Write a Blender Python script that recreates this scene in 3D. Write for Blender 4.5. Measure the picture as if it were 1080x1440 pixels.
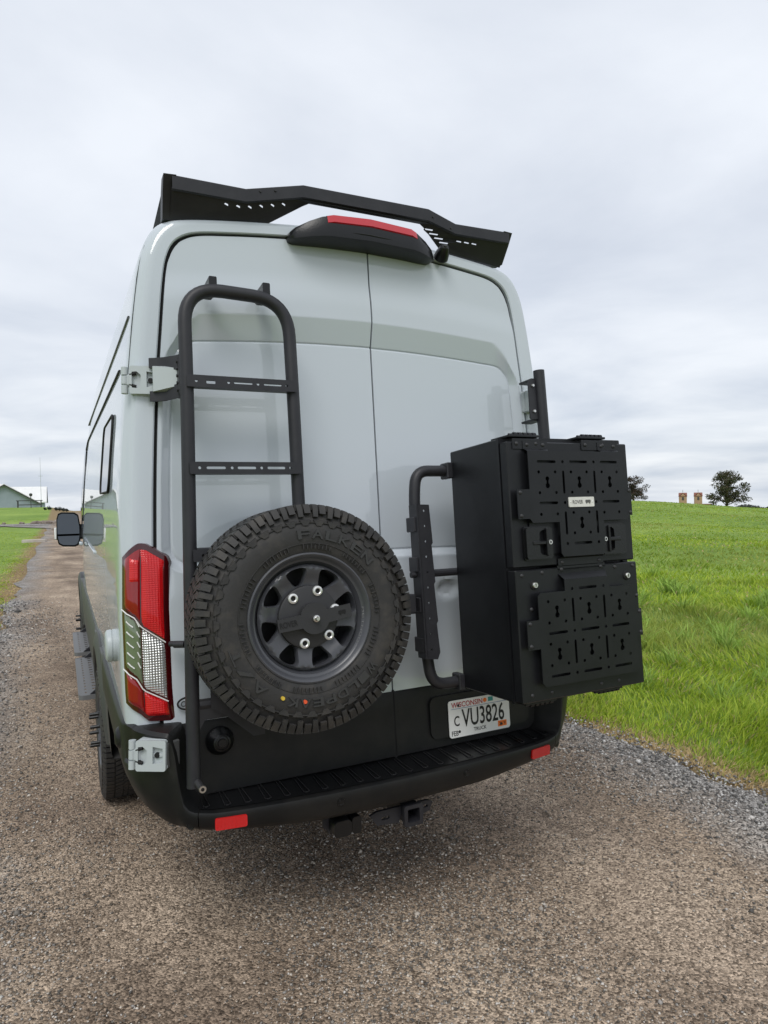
import bpy, bmesh, math, random
import numpy as np
from mathutils import Vector, Matrix
from mathutils.geometry import tessellate_polygon

for o in list(bpy.data.objects):
    bpy.data.objects.remove(o, do_unlink=True)
random.seed(7)
rng = np.random.default_rng(11)
scene = bpy.context.scene
COL = scene.collection
PI = math.pi
R_ = math.radians

# ---------------------------------------------------------------- camera
CAM = Vector((-1.14, -2.398, 1.657))
YAW, PIT, ROL = R_(25.76), R_(-1.289), R_(-1.058)
fw = Vector((math.sin(YAW) * math.cos(PIT), math.cos(YAW) * math.cos(PIT), math.sin(PIT)))
rt = Vector((math.cos(YAW), -math.sin(YAW), 0))
up = rt.cross(fw)
rt2 = rt * math.cos(ROL) + up * math.sin(ROL)
up2 = up * math.cos(ROL) - rt * math.sin(ROL)
cd = bpy.data.cameras.new('camera')
cam = bpy.data.objects.new('camera', cd)
COL.objects.link(cam)
M4 = Matrix.Identity(4)
for i in range(3):
    M4[i][0], M4[i][1], M4[i][2], M4[i][3] = rt2[i], up2[i], -fw[i], CAM[i]
cam.matrix_world = M4
cd.sensor_fit = 'HORIZONTAL'
cd.sensor_width = 36.0
cd.lens = 943.0 / 1080.0 * 36.0
cd.clip_start = 0.05
cd.clip_end = 9000
scene.camera = cam
scene.render.resolution_x, scene.render.resolution_y = 768, 1024

# ---------------------------------------------------------------- sky, sun, exposure
SUN_EL, SUN_AZ = R_(52), R_(215)      # azimuth clockwise from +Y
world = bpy.data.worlds.new('World')
scene.world = world
world.use_nodes = True
nt = world.node_tree
nt.nodes.clear()
N = nt.nodes.new
L = nt.links.new
wo = N('ShaderNodeOutputWorld')
bg = N('ShaderNodeBackground')
bg.inputs['Strength'].default_value = 0.10
sky = N('ShaderNodeTexSky')
sky.sky_type = 'NISHITA'
sky.sun_disc = False
sky.sun_elevation = SUN_EL
sky.sun_rotation = SUN_AZ
tc = N('ShaderNodeTexCoord')
sep = N('ShaderNodeSeparateXYZ')
L(tc.outputs['Generated'], sep.inputs[0])
zz = N('ShaderNodeMath'); zz.operation = 'ABSOLUTE'
L(sep.outputs['Z'], zz.inputs[0])
za = N('ShaderNodeMath'); za.operation = 'ADD'; za.inputs[1].default_value = 0.13
L(zz.outputs[0], za.inputs[0])
dx = N('ShaderNodeMath'); dx.operation = 'DIVIDE'
dy = N('ShaderNodeMath'); dy.operation = 'DIVIDE'
L(sep.outputs['X'], dx.inputs[0]); L(za.outputs[0], dx.inputs[1])
L(sep.outputs['Y'], dy.inputs[0]); L(za.outputs[0], dy.inputs[1])
cmb = N('ShaderNodeCombineXYZ')
L(dx.outputs[0], cmb.inputs[0]); L(dy.outputs[0], cmb.inputs[1])
n1 = N('ShaderNodeTexNoise')
n1.inputs['Scale'].default_value = 0.85
n1.inputs['Detail'].default_value = 7
n1.inputs['Roughness'].default_value = 0.52
n1.inputs['Distortion'].default_value = 0.25
L(cmb.outputs[0], n1.inputs['Vector'])
cr = N('ShaderNodeValToRGB')
cr.color_ramp.elements[0].position = 0.30
cr.color_ramp.elements[0].color = (6.1, 6.6, 7.5, 1)
cr.color_ramp.elements[1].position = 0.62
cr.color_ramp.elements[1].color = (8.55, 8.95, 9.6, 1)
L(n1.outputs['Fac'], cr.inputs[0])
cr2 = N('ShaderNodeValToRGB')
cr2.color_ramp.elements[0].position = 0.34
cr2.color_ramp.elements[0].color = (5.6, 6.2, 7.15, 1)
cr2.color_ramp.elements[1].position = 0.66
cr2.color_ramp.elements[1].color = (8.6, 8.9, 9.3, 1)
L(n1.outputs['Fac'], cr2.inputs[0])
lowm = N('ShaderNodeMapRange')
lowm.inputs[1].default_value = 0.03; lowm.inputs[2].default_value = 0.34
lowm.inputs[3].default_value = 1.0; lowm.inputs[4].default_value = 0.0
L(zz.outputs[0], lowm.inputs[0])
lm = N('ShaderNodeMixRGB')
L(lowm.outputs[0], lm.inputs[0]); L(cr.outputs[0], lm.inputs[1]); L(cr2.outputs[0], lm.inputs[2])
mx = N('ShaderNodeMixRGB')
mx.inputs[0].default_value = 0.93
L(sky.outputs[0], mx.inputs[1]); L(lm.outputs[0], mx.inputs[2])
L(mx.outputs[0], bg.inputs['Color'])
L(bg.outputs[0], wo.inputs['Surface'])

sd = bpy.data.lights.new('sun', 'SUN')
sd.energy = 1.5
sd.angle = R_(30)
sd.color = (1.0, 0.97, 0.93)
sun = bpy.data.objects.new('sun', sd)
COL.objects.link(sun)
sdir = Vector((math.sin(SUN_AZ) * math.cos(SUN_EL), math.cos(SUN_AZ) * math.cos(SUN_EL), math.sin(SUN_EL)))
sun.rotation_euler = sdir.to_track_quat('Z', 'Y').to_euler()
sun.location = sdir * 50

vs = scene.view_settings
vs.view_transform = 'Standard'
vs.look = 'None'
vs.exposure = 0.12
vs.gamma = 1.0
vs.use_curve_mapping = False
scene.render.engine = 'CYCLES'

# ---------------------------------------------------------------- materials
MATS = {}
def mat(name, col, rough=0.5, metal=0.0, coat=0.0, coat_r=0.03, bump=None, var=None, spec=0.5, trans=0.0, ior=1.45, attr=None):
    """bump=(kind, scale, strength, distance); var=(scale, colour2, lo, hi) noise mix in object space"""
    m = bpy.data.materials.new(name)
    m.use_nodes = True
    t = m.node_tree
    b = t.nodes['Principled BSDF']
    b.inputs['Base Color'].default_value = (*col, 1)
    b.inputs['Roughness'].default_value = rough
    b.inputs['Metallic'].default_value = metal
    b.inputs['Coat Weight'].default_value = coat
    b.inputs['Coat Roughness'].default_value = coat_r
    b.inputs['Specular IOR Level'].default_value = spec
    b.inputs['Transmission Weight'].default_value = trans
    b.inputs['IOR'].default_value = ior
    co = t.nodes.new('ShaderNodeTexCoord')
    if attr:
        a = t.nodes.new('ShaderNodeAttribute'); a.attribute_name = attr
        t.links.new(a.outputs['Color'], b.inputs['Base Color'])
    if var:
        nz = t.nodes.new('ShaderNodeTexNoise')
        nz.inputs['Scale'].default_value = var[0]
        nz.inputs['Detail'].default_value = 6
        nz.inputs['Roughness'].default_value = 0.62
        t.links.new(co.outputs['Object'], nz.inputs['Vector'])
        mr = t.nodes.new('ShaderNodeMapRange')
        mr.inputs[1].default_value, mr.inputs[2].default_value = var[2], var[3]
        t.links.new(nz.outputs['Fac'], mr.inputs[0])
        mi = t.nodes.new('ShaderNodeMixRGB')
        mi.inputs[1].default_value = (*col, 1)
        mi.inputs[2].default_value = (*var[1], 1)
        t.links.new(mr.outputs[0], mi.inputs[0])
        t.links.new(mi.outputs[0], b.inputs['Base Color'])
    if bump:
        kind, sc, st, di = bump
        if kind == 'vor':
            nz = t.nodes.new('ShaderNodeTexVoronoi'); nz.inputs['Scale'].default_value = sc
            out = nz.outputs['Distance']
        else:
            nz = t.nodes.new('ShaderNodeTexNoise'); nz.inputs['Scale'].default_value = sc
            nz.inputs['Detail'].default_value = 4
            out = nz.outputs['Fac']
        t.links.new(co.outputs['Object'], nz.inputs['Vector'])
        bp = t.nodes.new('ShaderNodeBump')
        bp.inputs['Strength'].default_value = st
        bp.inputs['Distance'].default_value = di
        t.links.new(out, bp.inputs['Height'])
        t.links.new(bp.outputs[0], b.inputs['Normal'])
    MATS[name] = m
    return m

mat('paint', (0.515, 0.562, 0.605), 0.36, 0.0, 0.9, 0.015, spec=0.12)
MATS['paint'].node_tree.nodes['Principled BSDF'].inputs['Coat IOR'].default_value = 1.68
mat('hinge_grey', (0.45, 0.49, 0.50), 0.42, 0.0, 0.3, 0.2, bump=('noise', 300, 0.1, 0.001))
mat('powder', (0.017, 0.017, 0.021), 0.46, 0.0, 0.0, bump=('noise', 700, 0.35, 0.0008), var=(9, (0.026, 0.026, 0.03), 0.4, 0.7))
mat('powder_box', (0.006, 0.0065, 0.008), 0.40, 0.0, 0.0, bump=('noise', 600, 0.3, 0.0008), var=(7, (0.010, 0.0105, 0.0125), 0.4, 0.7), spec=.42)
mat('plastic', (0.0065, 0.007, 0.0075), 0.45, 0.0, 0.0, bump=('noise', 450, 0.3, 0.001), var=(5, (0.018, 0.017, 0.0155), 0.45, 0.75), spec=.4)
mat('step_plastic', (0.006, 0.0063, 0.007), 0.32, 0.0, 0.0, bump=('noise', 160, 0.3, 0.002))
mat('board_grey', (0.15, 0.152, 0.155), 0.42, bump=('noise', 300, 0.2, 0.001))
mat('rib_plastic', (0.018, 0.018, 0.019), 0.25)
mat('clad_grey', (0.055, 0.057, 0.057), 0.5, bump=('noise', 400, 0.2, 0.001), var=(4, (0.075, 0.073, 0.07), 0.45, 0.7))
mat('seal', (0.006, 0.006, 0.006), 0.7)
mat('rubber', (0.028, 0.027, 0.0265), 0.6, bump=('noise', 120, 0.3, 0.002), var=(14, (0.068, 0.060, 0.051), 0.48, 0.82))
mat('rubber_letter', (0.037, 0.037, 0.037), 0.45)
mat('rim', (0.058, 0.060, 0.068), 0.32, 0.0, 0.25, 0.25, bump=('noise', 500, 0.1, 0.001))
mat('rim_dark', (0.008, 0.008, 0.009), 0.5)
mat('hub', (0.028, 0.028, 0.030), 0.5, bump=('noise', 600, 0.3, 0.001))
mat('silver', (0.62, 0.61, 0.58), 0.28, 1.0)
mat('steel', (0.72, 0.72, 0.70), 0.3, 0.6)
mat('white_metal', (0.70, 0.69, 0.64), 0.4, 0.1, var=(60, (0.62, 0.61, 0.56), 0.4, 0.7))
mat('engrave', (0.10, 0.10, 0.09), 0.6)
mat('red_lens', (0.62, 0.007, 0.010), 0.12, 0.0, 0.6, 0.05, bump=('vor', 95, 0.5, 0.004))
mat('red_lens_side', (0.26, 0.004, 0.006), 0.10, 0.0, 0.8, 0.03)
mat('red_rim', (0.050, 0.002, 0.003), 0.12, 0.0, 0.8, 0.03)
mat('clear_lens', (0.62, 0.63, 0.62), 0.16, 0.65, 0.7, 0.04, bump=('vor', 85, 0.8, 0.006))
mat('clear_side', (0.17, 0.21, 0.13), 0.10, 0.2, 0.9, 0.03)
mat('lens_white', (0.8, 0.8, 0.78), 0.25)
mat('reflector', (0.60, 0.006, 0.006), 0.22, 0.0, 0.4, 0.1, bump=('vor', 170, 0.4, 0.003))
mat('brake_red', (0.46, 0.012, 0.022), 0.18, 0.0, 0.6, 0.08, bump=('noise', 60, 0.15, 0.004))
mat('glass', (0.008, 0.010, 0.010), 0.03, 0.0, 0.0, spec=0.9)
mat('mirror_glass', (0.10, 0.11, 0.12), 0.03, 0.85)
mat('plate_white', (0.78, 0.78, 0.76), 0.4, 0.0, 0.2, 0.2)
mat('ink_black', (0.012, 0.012, 0.012), 0.5)
mat('ink_red', (0.42, 0.02, 0.03), 0.5)
mat('ink_blue', (0.06, 0.13, 0.30), 0.5)
mat('ink_teal', (0.05, 0.30, 0.28), 0.5)
mat('ink_orange', (0.85, 0.20, 0.03), 0.5)
mat('dot_yellow', (0.65, 0.45, 0.05), 0.6)
mat('dot_red', (0.75, 0.10, 0.03), 0.6)
mat('barn_wall', (0.33, 0.38, 0.43), 0.8, var=(0.6, (0.28, 0.33, 0.37), 0.4, 0.7))
mat('barn_roof', (0.78, 0.78, 0.76), 0.6, var=(0.4, (0.68, 0.68, 0.66), 0.4, 0.7))
mat('dark_trim', (0.06, 0.06, 0.06), 0.7)
mat('tower_brick', (0.42, 0.28, 0.18), 0.85, var=(3.0, (0.33, 0.21, 0.13), 0.4, 0.7))
mat('tower_roof', (0.22, 0.09, 0.065), 0.8)
mat('bark', (0.05, 0.04, 0.03), 0.9, bump=('noise', 14, 0.6, 0.03))
mat('boulder', (0.24, 0.20, 0.165), 0.9, bump=('noise', 3, 0.8, 0.1), var=(2.0, (0.15, 0.12, 0.10), 0.4, 0.65))
mat('concrete', (0.52, 0.47, 0.42), 0.9, var=(2.0, (0.42, 0.38, 0.33), 0.4, 0.65))

def ribbed(name, fx, fz, strength, dist):
    t = MATS[name].node_tree; b = t.nodes['Principled BSDF']
    for l_ in list(b.inputs['Normal'].links): t.links.remove(l_)
    co = t.nodes.new('ShaderNodeTexCoord'); sp = t.nodes.new('ShaderNodeSeparateXYZ'); t.links.new(co.outputs['Object'], sp.inputs[0])
    outs = []
    for ax, f in (('X', fx), ('Z', fz)):
        m = t.nodes.new('ShaderNodeMath'); m.operation = 'MULTIPLY'; m.inputs[1].default_value = f; t.links.new(sp.outputs[ax], m.inputs[0])
        q = t.nodes.new('ShaderNodeMath'); q.operation = 'SINE'; t.links.new(m.outputs[0], q.inputs[0])
        a = t.nodes.new('ShaderNodeMath'); a.operation = 'ABSOLUTE'; t.links.new(q.outputs[0], a.inputs[0]); outs.append(a)
    ad = t.nodes.new('ShaderNodeMath'); ad.operation = 'ADD'; t.links.new(outs[0].outputs[0], ad.inputs[0]); t.links.new(outs[1].outputs[0], ad.inputs[1])
    bp = t.nodes.new('ShaderNodeBump'); bp.inputs['Strength'].default_value = strength; bp.inputs['Distance'].default_value = dist
    t.links.new(ad.outputs[0], bp.inputs['Height']); t.links.new(bp.outputs[0], b.inputs['Normal'])
ribbed('red_lens', 330, 420, .38, .002)
ribbed('clear_lens', 330, 360, .55, .003)
ribbed('reflector', 700, 900, .5, .002)
def leaf_mat(name, trans=0.25):
    m = bpy.data.materials.new(name)
    m.use_nodes = True
    t = m.node_tree
    b = t.nodes['Principled BSDF']
    a = t.nodes.new('ShaderNodeAttribute'); a.attribute_name = 'col'
    b.inputs['Roughness'].default_value = 0.55
    b.inputs['Specular IOR Level'].default_value = 0.35
    t.links.new(a.outputs['Color'], b.inputs['Base Color'])
    tr = t.nodes.new('ShaderNodeBsdfTranslucent')
    t.links.new(a.outputs['Color'], tr.inputs['Color'])
    ms = t.nodes.new('ShaderNodeMixShader'); ms.inputs[0].default_value = trans
    t.links.new(b.outputs[0], ms.inputs[1]); t.links.new(tr.outputs[0], ms.inputs[2])
    t.links.new(ms.outputs[0], t.nodes['Material Output'].inputs['Surface'])
    MATS[name] = m
leaf_mat('blade', 0.38)
leaf_mat('leaf', 0.2)
m_ = mat('pebble', (0.3, 0.3, 0.3), 0.8, attr='col', bump=('noise', 220, 0.3, 0.002))

# ground and road surfaces (world coordinates)
def ground_mat():
    m = bpy.data.materials.new('grass_soil'); m.use_nodes = True
    t = m.node_tree; b = t.nodes['Principled BSDF']
    b.inputs['Roughness'].default_value = 0.9
    b.inputs['Specular IOR Level'].default_value = 0.15
    g = t.nodes.new('ShaderNodeNewGeometry')
    def noise(sc, det=6, ro=0.6, stretch=None):
        n = t.nodes.new('ShaderNodeTexNoise')
        n.inputs['Scale'].default_value = sc; n.inputs['Detail'].default_value = det; n.inputs['Roughness'].default_value = ro
        if stretch:
            mp = t.nodes.new('ShaderNodeMapping'); mp.inputs['Scale'].default_value = stretch
            t.links.new(g.outputs['Position'], mp.inputs['Vector']); t.links.new(mp.outputs[0], n.inputs['Vector'])
        else:
            t.links.new(g.outputs['Position'], n.inputs['Vector'])
        return n
    n_a = noise(0.11, 5, 0.55); n_b = noise(2.2, 8, 0.7); n_c = noise(26, 5, 0.75)
    r1 = t.nodes.new('ShaderNodeValToRGB')
    e = r1.color_ramp.elements
    e[0].position = 0.34; e[0].color = (0.19, 0.30, 0.062, 1)
    e[1].position = 0.66; e[1].color = (0.30, 0.42, 0.095, 1)
    t.links.new(n_a.outputs['Fac'], r1.inputs[0])
    r2 = t.nodes.new('ShaderNodeValToRGB')
    e = r2.color_ramp.elements
    e[0].position = 0.32; e[0].color = (0.55, 0.6, 0.5, 1)
    e[1].position = 0.68; e[1].color = (1.25, 1.2, 1.15, 1)
    t.links.new(n_b.outputs['Fac'], r2.inputs[0])
    r3 = t.nodes.new('ShaderNodeValToRGB')
    e = r3.color_ramp.elements
    e[0].position = 0.3; e[0].color = (0.5, 0.5, 0.5, 1)
    e[1].position = 0.7; e[1].color = (1.3, 1.3, 1.3, 1)
    t.links.new(n_c.outputs['Fac'], r3.inputs[0])
    m1 = t.nodes.new('ShaderNodeMixRGB'); m1.blend_type = 'MULTIPLY'; m1.inputs[0].default_value = 0.7
    m2 = t.nodes.new('ShaderNodeMixRGB'); m2.blend_type = 'MULTIPLY'; m2.inputs[0].default_value = 0.7
    t.links.new(r1.outputs[0], m1.inputs[1]); t.links.new(r2.outputs[0], m1.inputs[2])
    t.links.new(m1.outputs[0], m2.inputs[1]); t.links.new(r3.outputs[0], m2.inputs[2])
    t.links.new(m2.outputs[0], b.inputs['Base Color'])
    sp = t.nodes.new('ShaderNodeSeparateXYZ'); t.links.new(g.outputs['Position'], sp.inputs[0])
    sb = t.nodes.new('ShaderNodeMath'); sb.operation = 'SUBTRACT'; sb.inputs[1].default_value = 0.12; t.links.new(sp.outputs['X'], sb.inputs[0])
    aa = t.nodes.new('ShaderNodeMath'); aa.operation = 'ABSOLUTE'; t.links.new(sb.outputs[0], aa.inputs[0])
    ad = t.nodes.new('ShaderNodeMath'); ad.operation = 'ADD'; t.links.new(aa.outputs[0], ad.inputs[0]); t.links.new(n_b.outputs['Fac'], ad.inputs[1])
    mr = t.nodes.new('ShaderNodeMapRange'); mr.inputs[1].default_value = 2.75; mr.inputs[2].default_value = 3.05; mr.inputs[3].default_value = 1; mr.inputs[4].default_value = 0
    t.links.new(ad.outputs[0], mr.inputs[0])
    m3 = t.nodes.new('ShaderNodeMixRGB'); m3.inputs[2].default_value = (0.26, 0.19, 0.10, 1)
    t.links.new(mr.outputs[0], m3.inputs[0]); t.links.new(m2.outputs[0], m3.inputs[1]); t.links.new(m3.outputs[0], b.inputs['Base Color'])
    bp = t.nodes.new('ShaderNodeBump'); bp.inputs['Strength'].default_value = 0.8; bp.inputs['Distance'].default_value = 0.05
    t.links.new(n_c.outputs['Fac'], bp.inputs['Height']); t.links.new(bp.outputs[0], b.inputs['Normal'])
    MATS['grass_soil'] = m
ground_mat()

def road_mat():
    m = bpy.data.materials.new('gravel'); m.use_nodes = True
    t = m.node_tree; b = t.nodes['Principled BSDF']
    b.inputs['Roughness'].default_value = 0.85
    b.inputs['Specular IOR Level'].default_value = 0.25
    g = t.nodes.new('ShaderNodeNewGeometry')
    def noise(sc, det=6, ro=0.6):
        n = t.nodes.new('ShaderNodeTexNoise')
        n.inputs['Scale'].default_value = sc; n.inputs['Detail'].default_value = det; n.inputs['Roughness'].default_value = ro
        t.links.new(g.outputs['Position'], n.inputs['Vector'])
        return n
    def ramp(src, p0, c0, p1, c1):
        r = t.nodes.new('ShaderNodeValToRGB'); e = r.color_ramp.elements
        e[0].position, e[0].color = p0, (*c0, 1); e[1].position, e[1].color = p1, (*c1, 1)
        t.links.new(src, r.inputs[0]); return r
    def mix(bt, f, a, c):
        x = t.nodes.new('ShaderNodeMixRGB'); x.blend_type = bt
        if isinstance(f, float): x.inputs[0].default_value = f
        else: t.links.new(f, x.inputs[0])
        t.links.new(a, x.inputs[1]); t.links.new(c, x.inputs[2]); return x.outputs[0]
    base = ramp(noise(0.9, 6, 0.65).outputs['Fac'], 0.36, (0.185, 0.140, 0.104), 0.66, (0.37, 0.295, 0.222)).outputs[0]
    grey = ramp(noise(1.6, 6, 0.65).outputs['Fac'], 0.36, (0.17, 0.160, 0.150), 0.66, (0.32, 0.305, 0.288)).outputs[0]
    # loose grey stone towards both edges, compacted brown in the lane
    sp = t.nodes.new('ShaderNodeSeparateXYZ'); t.links.new(g.outputs['Position'], sp.inputs[0])
    ab = t.nodes.new('ShaderNodeMath'); ab.operation = 'SUBTRACT'; ab.inputs[1].default_value = 0.1
    t.links.new(sp.outputs['X'], ab.inputs[0])
    ab2 = t.nodes.new('ShaderNodeMath'); ab2.operation = 'ABSOLUTE'; t.links.new(ab.outputs[0], ab2.inputs[0])
    wob = noise(0.8, 4, 0.6)
    ad = t.nodes.new('ShaderNodeMath'); ad.operation = 'ADD'
    t.links.new(ab2.outputs[0], ad.inputs[0]); t.links.new(wob.outputs['Fac'], ad.inputs[1])
    edge = t.nodes.new('ShaderNodeMapRange'); edge.inputs[1].default_value = 2.0; edge.inputs[2].default_value = 2.6
    t.links.new(ad.outputs[0], edge.inputs[0])
    mp = t.nodes.new('ShaderNodeMapping'); mp.inputs['Scale'].default_value = (1.5, 0.32, 1)
    t.links.new(g.outputs['Position'], mp.inputs['Vector'])
    big = t.nodes.new('ShaderNodeTexNoise'); big.inputs['Scale'].default_value = 1.0; big.inputs['Detail'].default_value = 5
    t.links.new(mp.outputs[0], big.inputs['Vector'])
    damp = ramp(big.outputs['Fac'], 0.36, (0.78, 0.755, 0.73), 0.64, (1.28, 1.28, 1.27)).outputs[0]
    base = mix('MULTIPLY', 1.0, base, damp)
    c = mix('MIX', edge.outputs[0], base, grey)
    v = t.nodes.new('ShaderNodeTexVoronoi'); v.inputs['Scale'].default_value = 125
    t.links.new(g.outputs['Position'], v.inputs['Vector'])
    v2 = t.nodes.new('ShaderNodeTexVoronoi'); v2.inputs['Scale'].default_value = 52
    t.links.new(g.outputs['Position'], v2.inputs['Vector'])
    sv = t.nodes.new('ShaderNodeSeparateColor'); t.links.new(v.outputs['Color'], sv.inputs[0])
    sv2 = t.nodes.new('ShaderNodeSeparateColor'); t.links.new(v2.outputs['Color'], sv2.inputs[0])
    st = ramp(sv.outputs[0], 0.0, (0.22, 0.20, 0.18), 1.0, (1.9, 1.9, 1.9))
    st2 = ramp(sv2.outputs[0], 0.0, (0.70, 0.68, 0.66), 1.0, (1.32, 1.32, 1.32))
    c = mix('MULTIPLY', 0.85, c, st.outputs[0])
    c = mix('MULTIPLY', 0.7, c, st2.outputs[0])
    t.links.new(c, b.inputs['Base Color'])
    mm = t.nodes.new('ShaderNodeMath'); mm.operation = 'MULTIPLY_ADD'
    mm.inputs[1].default_value = -0.7
    t.links.new(v.outputs['Distance'], mm.inputs[0])
    nb = noise(40, 6, 0.7)
    t.links.new(nb.outputs['Fac'], mm.inputs[2])
    bp = t.nodes.new('ShaderNodeBump'); bp.inputs['Strength'].default_value = 0.9; bp.inputs['Distance'].default_value = 0.012
    t.links.new(mm.outputs[0], bp.inputs['Height']); t.links.new(bp.outputs[0], b.inputs['Normal'])
    MATS['gravel'] = m
road_mat()

# ---------------------------------------------------------------- mesh helpers
class MB:
    def __init__(s): s.v = []; s.f = []
    def add(s, vs_, fs):
        o = len(s.v); s.v += [tuple(p) for p in vs_]; s.f += [tuple(i + o for i in f) for f in fs]
        return s
    def box(s, x0, y0, z0, x1, y1, z1, r=0.0, M=None):
        """box with chamfered edges"""
        if x0 > x1: x0, x1 = x1, x0
        if y0 > y1: y0, y1 = y1, y0
        if z0 > z1: z0, z1 = z1, z0
        r = min(r, 0.49 * min(x1 - x0, y1 - y0, z1 - z0))
        c = ((x0 + x1) / 2, (y0 + y1) / 2, (z0 + z1) / 2)
        h = ((x1 - x0) / 2, (y1 - y0) / 2, (z1 - z0) / 2)
        if r <= 0:
            v = [(c[0] + sx * h[0], c[1] + sy * h[1], c[2] + sz * h[2]) for sz in (-1, 1) for sy in (-1, 1) for sx in (-1, 1)]
            f = [(0, 2, 3, 1), (4, 5, 7, 6), (0, 1, 5, 4), (2, 6, 7, 3), (0, 4, 6, 2), (1, 3, 7, 5)]
        else:
            v = []; idx = {}
            for sx in (-1, 1):
                for sy in (-1, 1):
                    for sz in (-1, 1):
                        sg = (sx, sy, sz)
                        for a in range(3):
                            p = [c[k] + sg[k] * (h[k] - (0 if k == a else r)) for k in range(3)]
                            idx[(sx, sy, sz, a)] = len(v); v.append(tuple(p))
            f = []
            for a in range(3):
                b_, c_ = (a + 1) % 3, (a + 2) % 3
                for sa in (-1, 1):
                    q = []
                    for sb, sc in ((-1, -1), (1, -1), (1, 1), (-1, 1)):
                        k = [0, 0, 0]; k[a], k[b_], k[c_] = sa, sb, sc
                        q.append(idx[(*k, a)])
                    f.append(tuple(q if sa > 0 else q[::-1]))
            for a in range(3):
                b_, c_ = (a + 1) % 3, (a + 2) % 3
                for sb in (-1, 1):
                    for sc in (-1, 1):
                        k0 = [0, 0, 0]; k1 = [0, 0, 0]
                        k0[a], k0[b_], k0[c_] = -1, sb, sc
                        k1[a], k1[b_], k1[c_] = 1, sb, sc
                        q = [idx[(*k0, b_)], idx[(*k1, b_)], idx[(*k1, c_)], idx[(*k0, c_)]]
                        f.append(tuple(q if sb * sc < 0 else q[::-1]))
            for sx in (-1, 1):
                for sy in (-1, 1):
                    for sz in (-1, 1):
                        q = [idx[(sx, sy, sz, a)] for a in range(3)]
                        f.append(tuple(q if sx * sy * sz > 0 else q[::-1]))
        if M is not None: v = [M @ Vector(p) for p in v]
        return s.add(v, f)
    def prism(s, poly, holes=(), y0=0.0, y1=0.01, fn=None):
        """polygon in (x, z) with holes, extruded from y0 (outer face) to y1"""
        loops = [list(poly)] + [list(h) for h in holes]
        flat = [p for l in loops for p in l]
        tris = tessellate_polygon([[Vector((p[0], p[1], 0)) for p in l] for l in loops])
        n = len(flat)
        fn = fn or (lambda x, y, z: (x, y, z))
        v = [fn(p[0], y0, p[1]) for p in flat] + [fn(p[0], y1, p[1]) for p in flat]
        f = []
        for a, b_, c_ in tris:
            A, B, C_ = flat[a], flat[b_], flat[c_]
            ar = (B[0] - A[0]) * (C_[1] - A[1]) - (C_[0] - A[0]) * (B[1] - A[1])
            if abs(ar) < 1e-14: continue
            t_ = (a, b_, c_) if ar > 0 else (a, c_, b_)
            f.append(t_); f.append((t_[0] + n, t_[2] + n, t_[1] + n))
        o = 0
        for k, l in enumerate(loops):
            ar = sum(l[i][0] * l[(i + 1) % len(l)][1] - l[(i + 1) % len(l)][0] * l[i][1] for i in range(len(l)))
            m_l = len(l)
            for i in range(m_l):
                j = (i + 1) % m_l
                q = (o + i, o + i + n, o + j + n, o + j)
                if (ar > 0) != (k == 0): q = q[::-1]
                f.append(q)
            o += m_l
        return s.add(v, f)
    def tube(s, pts, r, n=12, cap=True, closed=False):
        P = [Vector(p) for p in pts]; m_ = len(P)
        ref = None; rings = []
        for i in range(m_):
            if closed: t_ = (P[(i + 1) % m_] - P[i - 1]).normalized()
            else: t_ = (P[min(i + 1, m_ - 1)] - P[max(i - 1, 0)]).normalized()
            if ref is None:
                a = Vector((0, 0, 1)) if abs(t_.z) < 0.9 else Vector((1, 0, 0))
                ref = (a - t_ * a.dot(t_)).normalized()
            else: ref = (ref - t_ * ref.dot(t_)).normalized()
            bi = t_.cross(ref)
            rr = r[i] if isinstance(r, (list, tuple)) else r
            rings.append([P[i] + (ref * math.cos(k * 2 * PI / n) + bi * math.sin(k * 2 * PI / n)) * rr for k in range(n)])
        v = [p for g_ in rings for p in g_]
        f = []
        for i in range(m_ if closed else m_ - 1):
            i2 = (i + 1) % m_
            for k in range(n):
                f.append((i * n + k, i * n + (k + 1) % n, i2 * n + (k + 1) % n, i2 * n + k))
        if cap and not closed:
            f.append(tuple(range(n))[::-1]); f.append(tuple((m_ - 1) * n + k for k in range(n)))
        return s.add(v, f)
    def lathe(s, prof, n=48, c=(0, 0, 0), axis='y'):
        """prof: list of (r, h); revolved about `axis` through c"""
        v = []
        for r, h in prof:
            for k in range(n):
                a = 2 * PI * k / n
                x_, z_ = r * math.cos(a), r * math.sin(a)
                if axis == 'y': p = (c[0] + x_, c[1] + h, c[2] + z_)
                elif axis == 'x': p = (c[0] + h, c[1] + x_, c[2] + z_)
                else: p = (c[0] + x_, c[1] + z_, c[2] + h)
                v.append(p)
        f = []
        for i in range(len(prof) - 1):
            for k in range(n):
                f.append((i * n + k, i * n + (k + 1) % n, (i + 1) * n + (k + 1) % n, (i + 1) * n + k))
        return s.add(v, f)
    def grid(s, rows, flip=False):
        n = len(rows[0]); v = [p for r in rows for p in r]; f = []
        for i in range(len(rows) - 1):
            for k in range(n - 1):
                q = (i * n + k, i * n + k + 1, (i + 1) * n + k + 1, (i + 1) * n + k)
                f.append(q[::-1] if flip else q)
        return s.add(v, f)
    def mesh(s, name, material, smooth=None, fix=True):
        me = bpy.data.meshes.new(name)
        me.from_pydata(s.v, [], s.f)
        me.validate()
        if fix:
            b = bmesh.new(); b.from_mesh(me)
            bmesh.ops.recalc_face_normals(b, faces=b.faces)
            b.to_mesh(me); b.free()
        if material: me.materials.append(MATS[material])
        if smooth is not None and len(me.polygons):
            me.polygons.foreach_set('use_smooth', [True] * len(me.polygons))
            me.set_sharp_from_angle(angle=R_(smooth))
        me.update()
        return me
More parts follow.
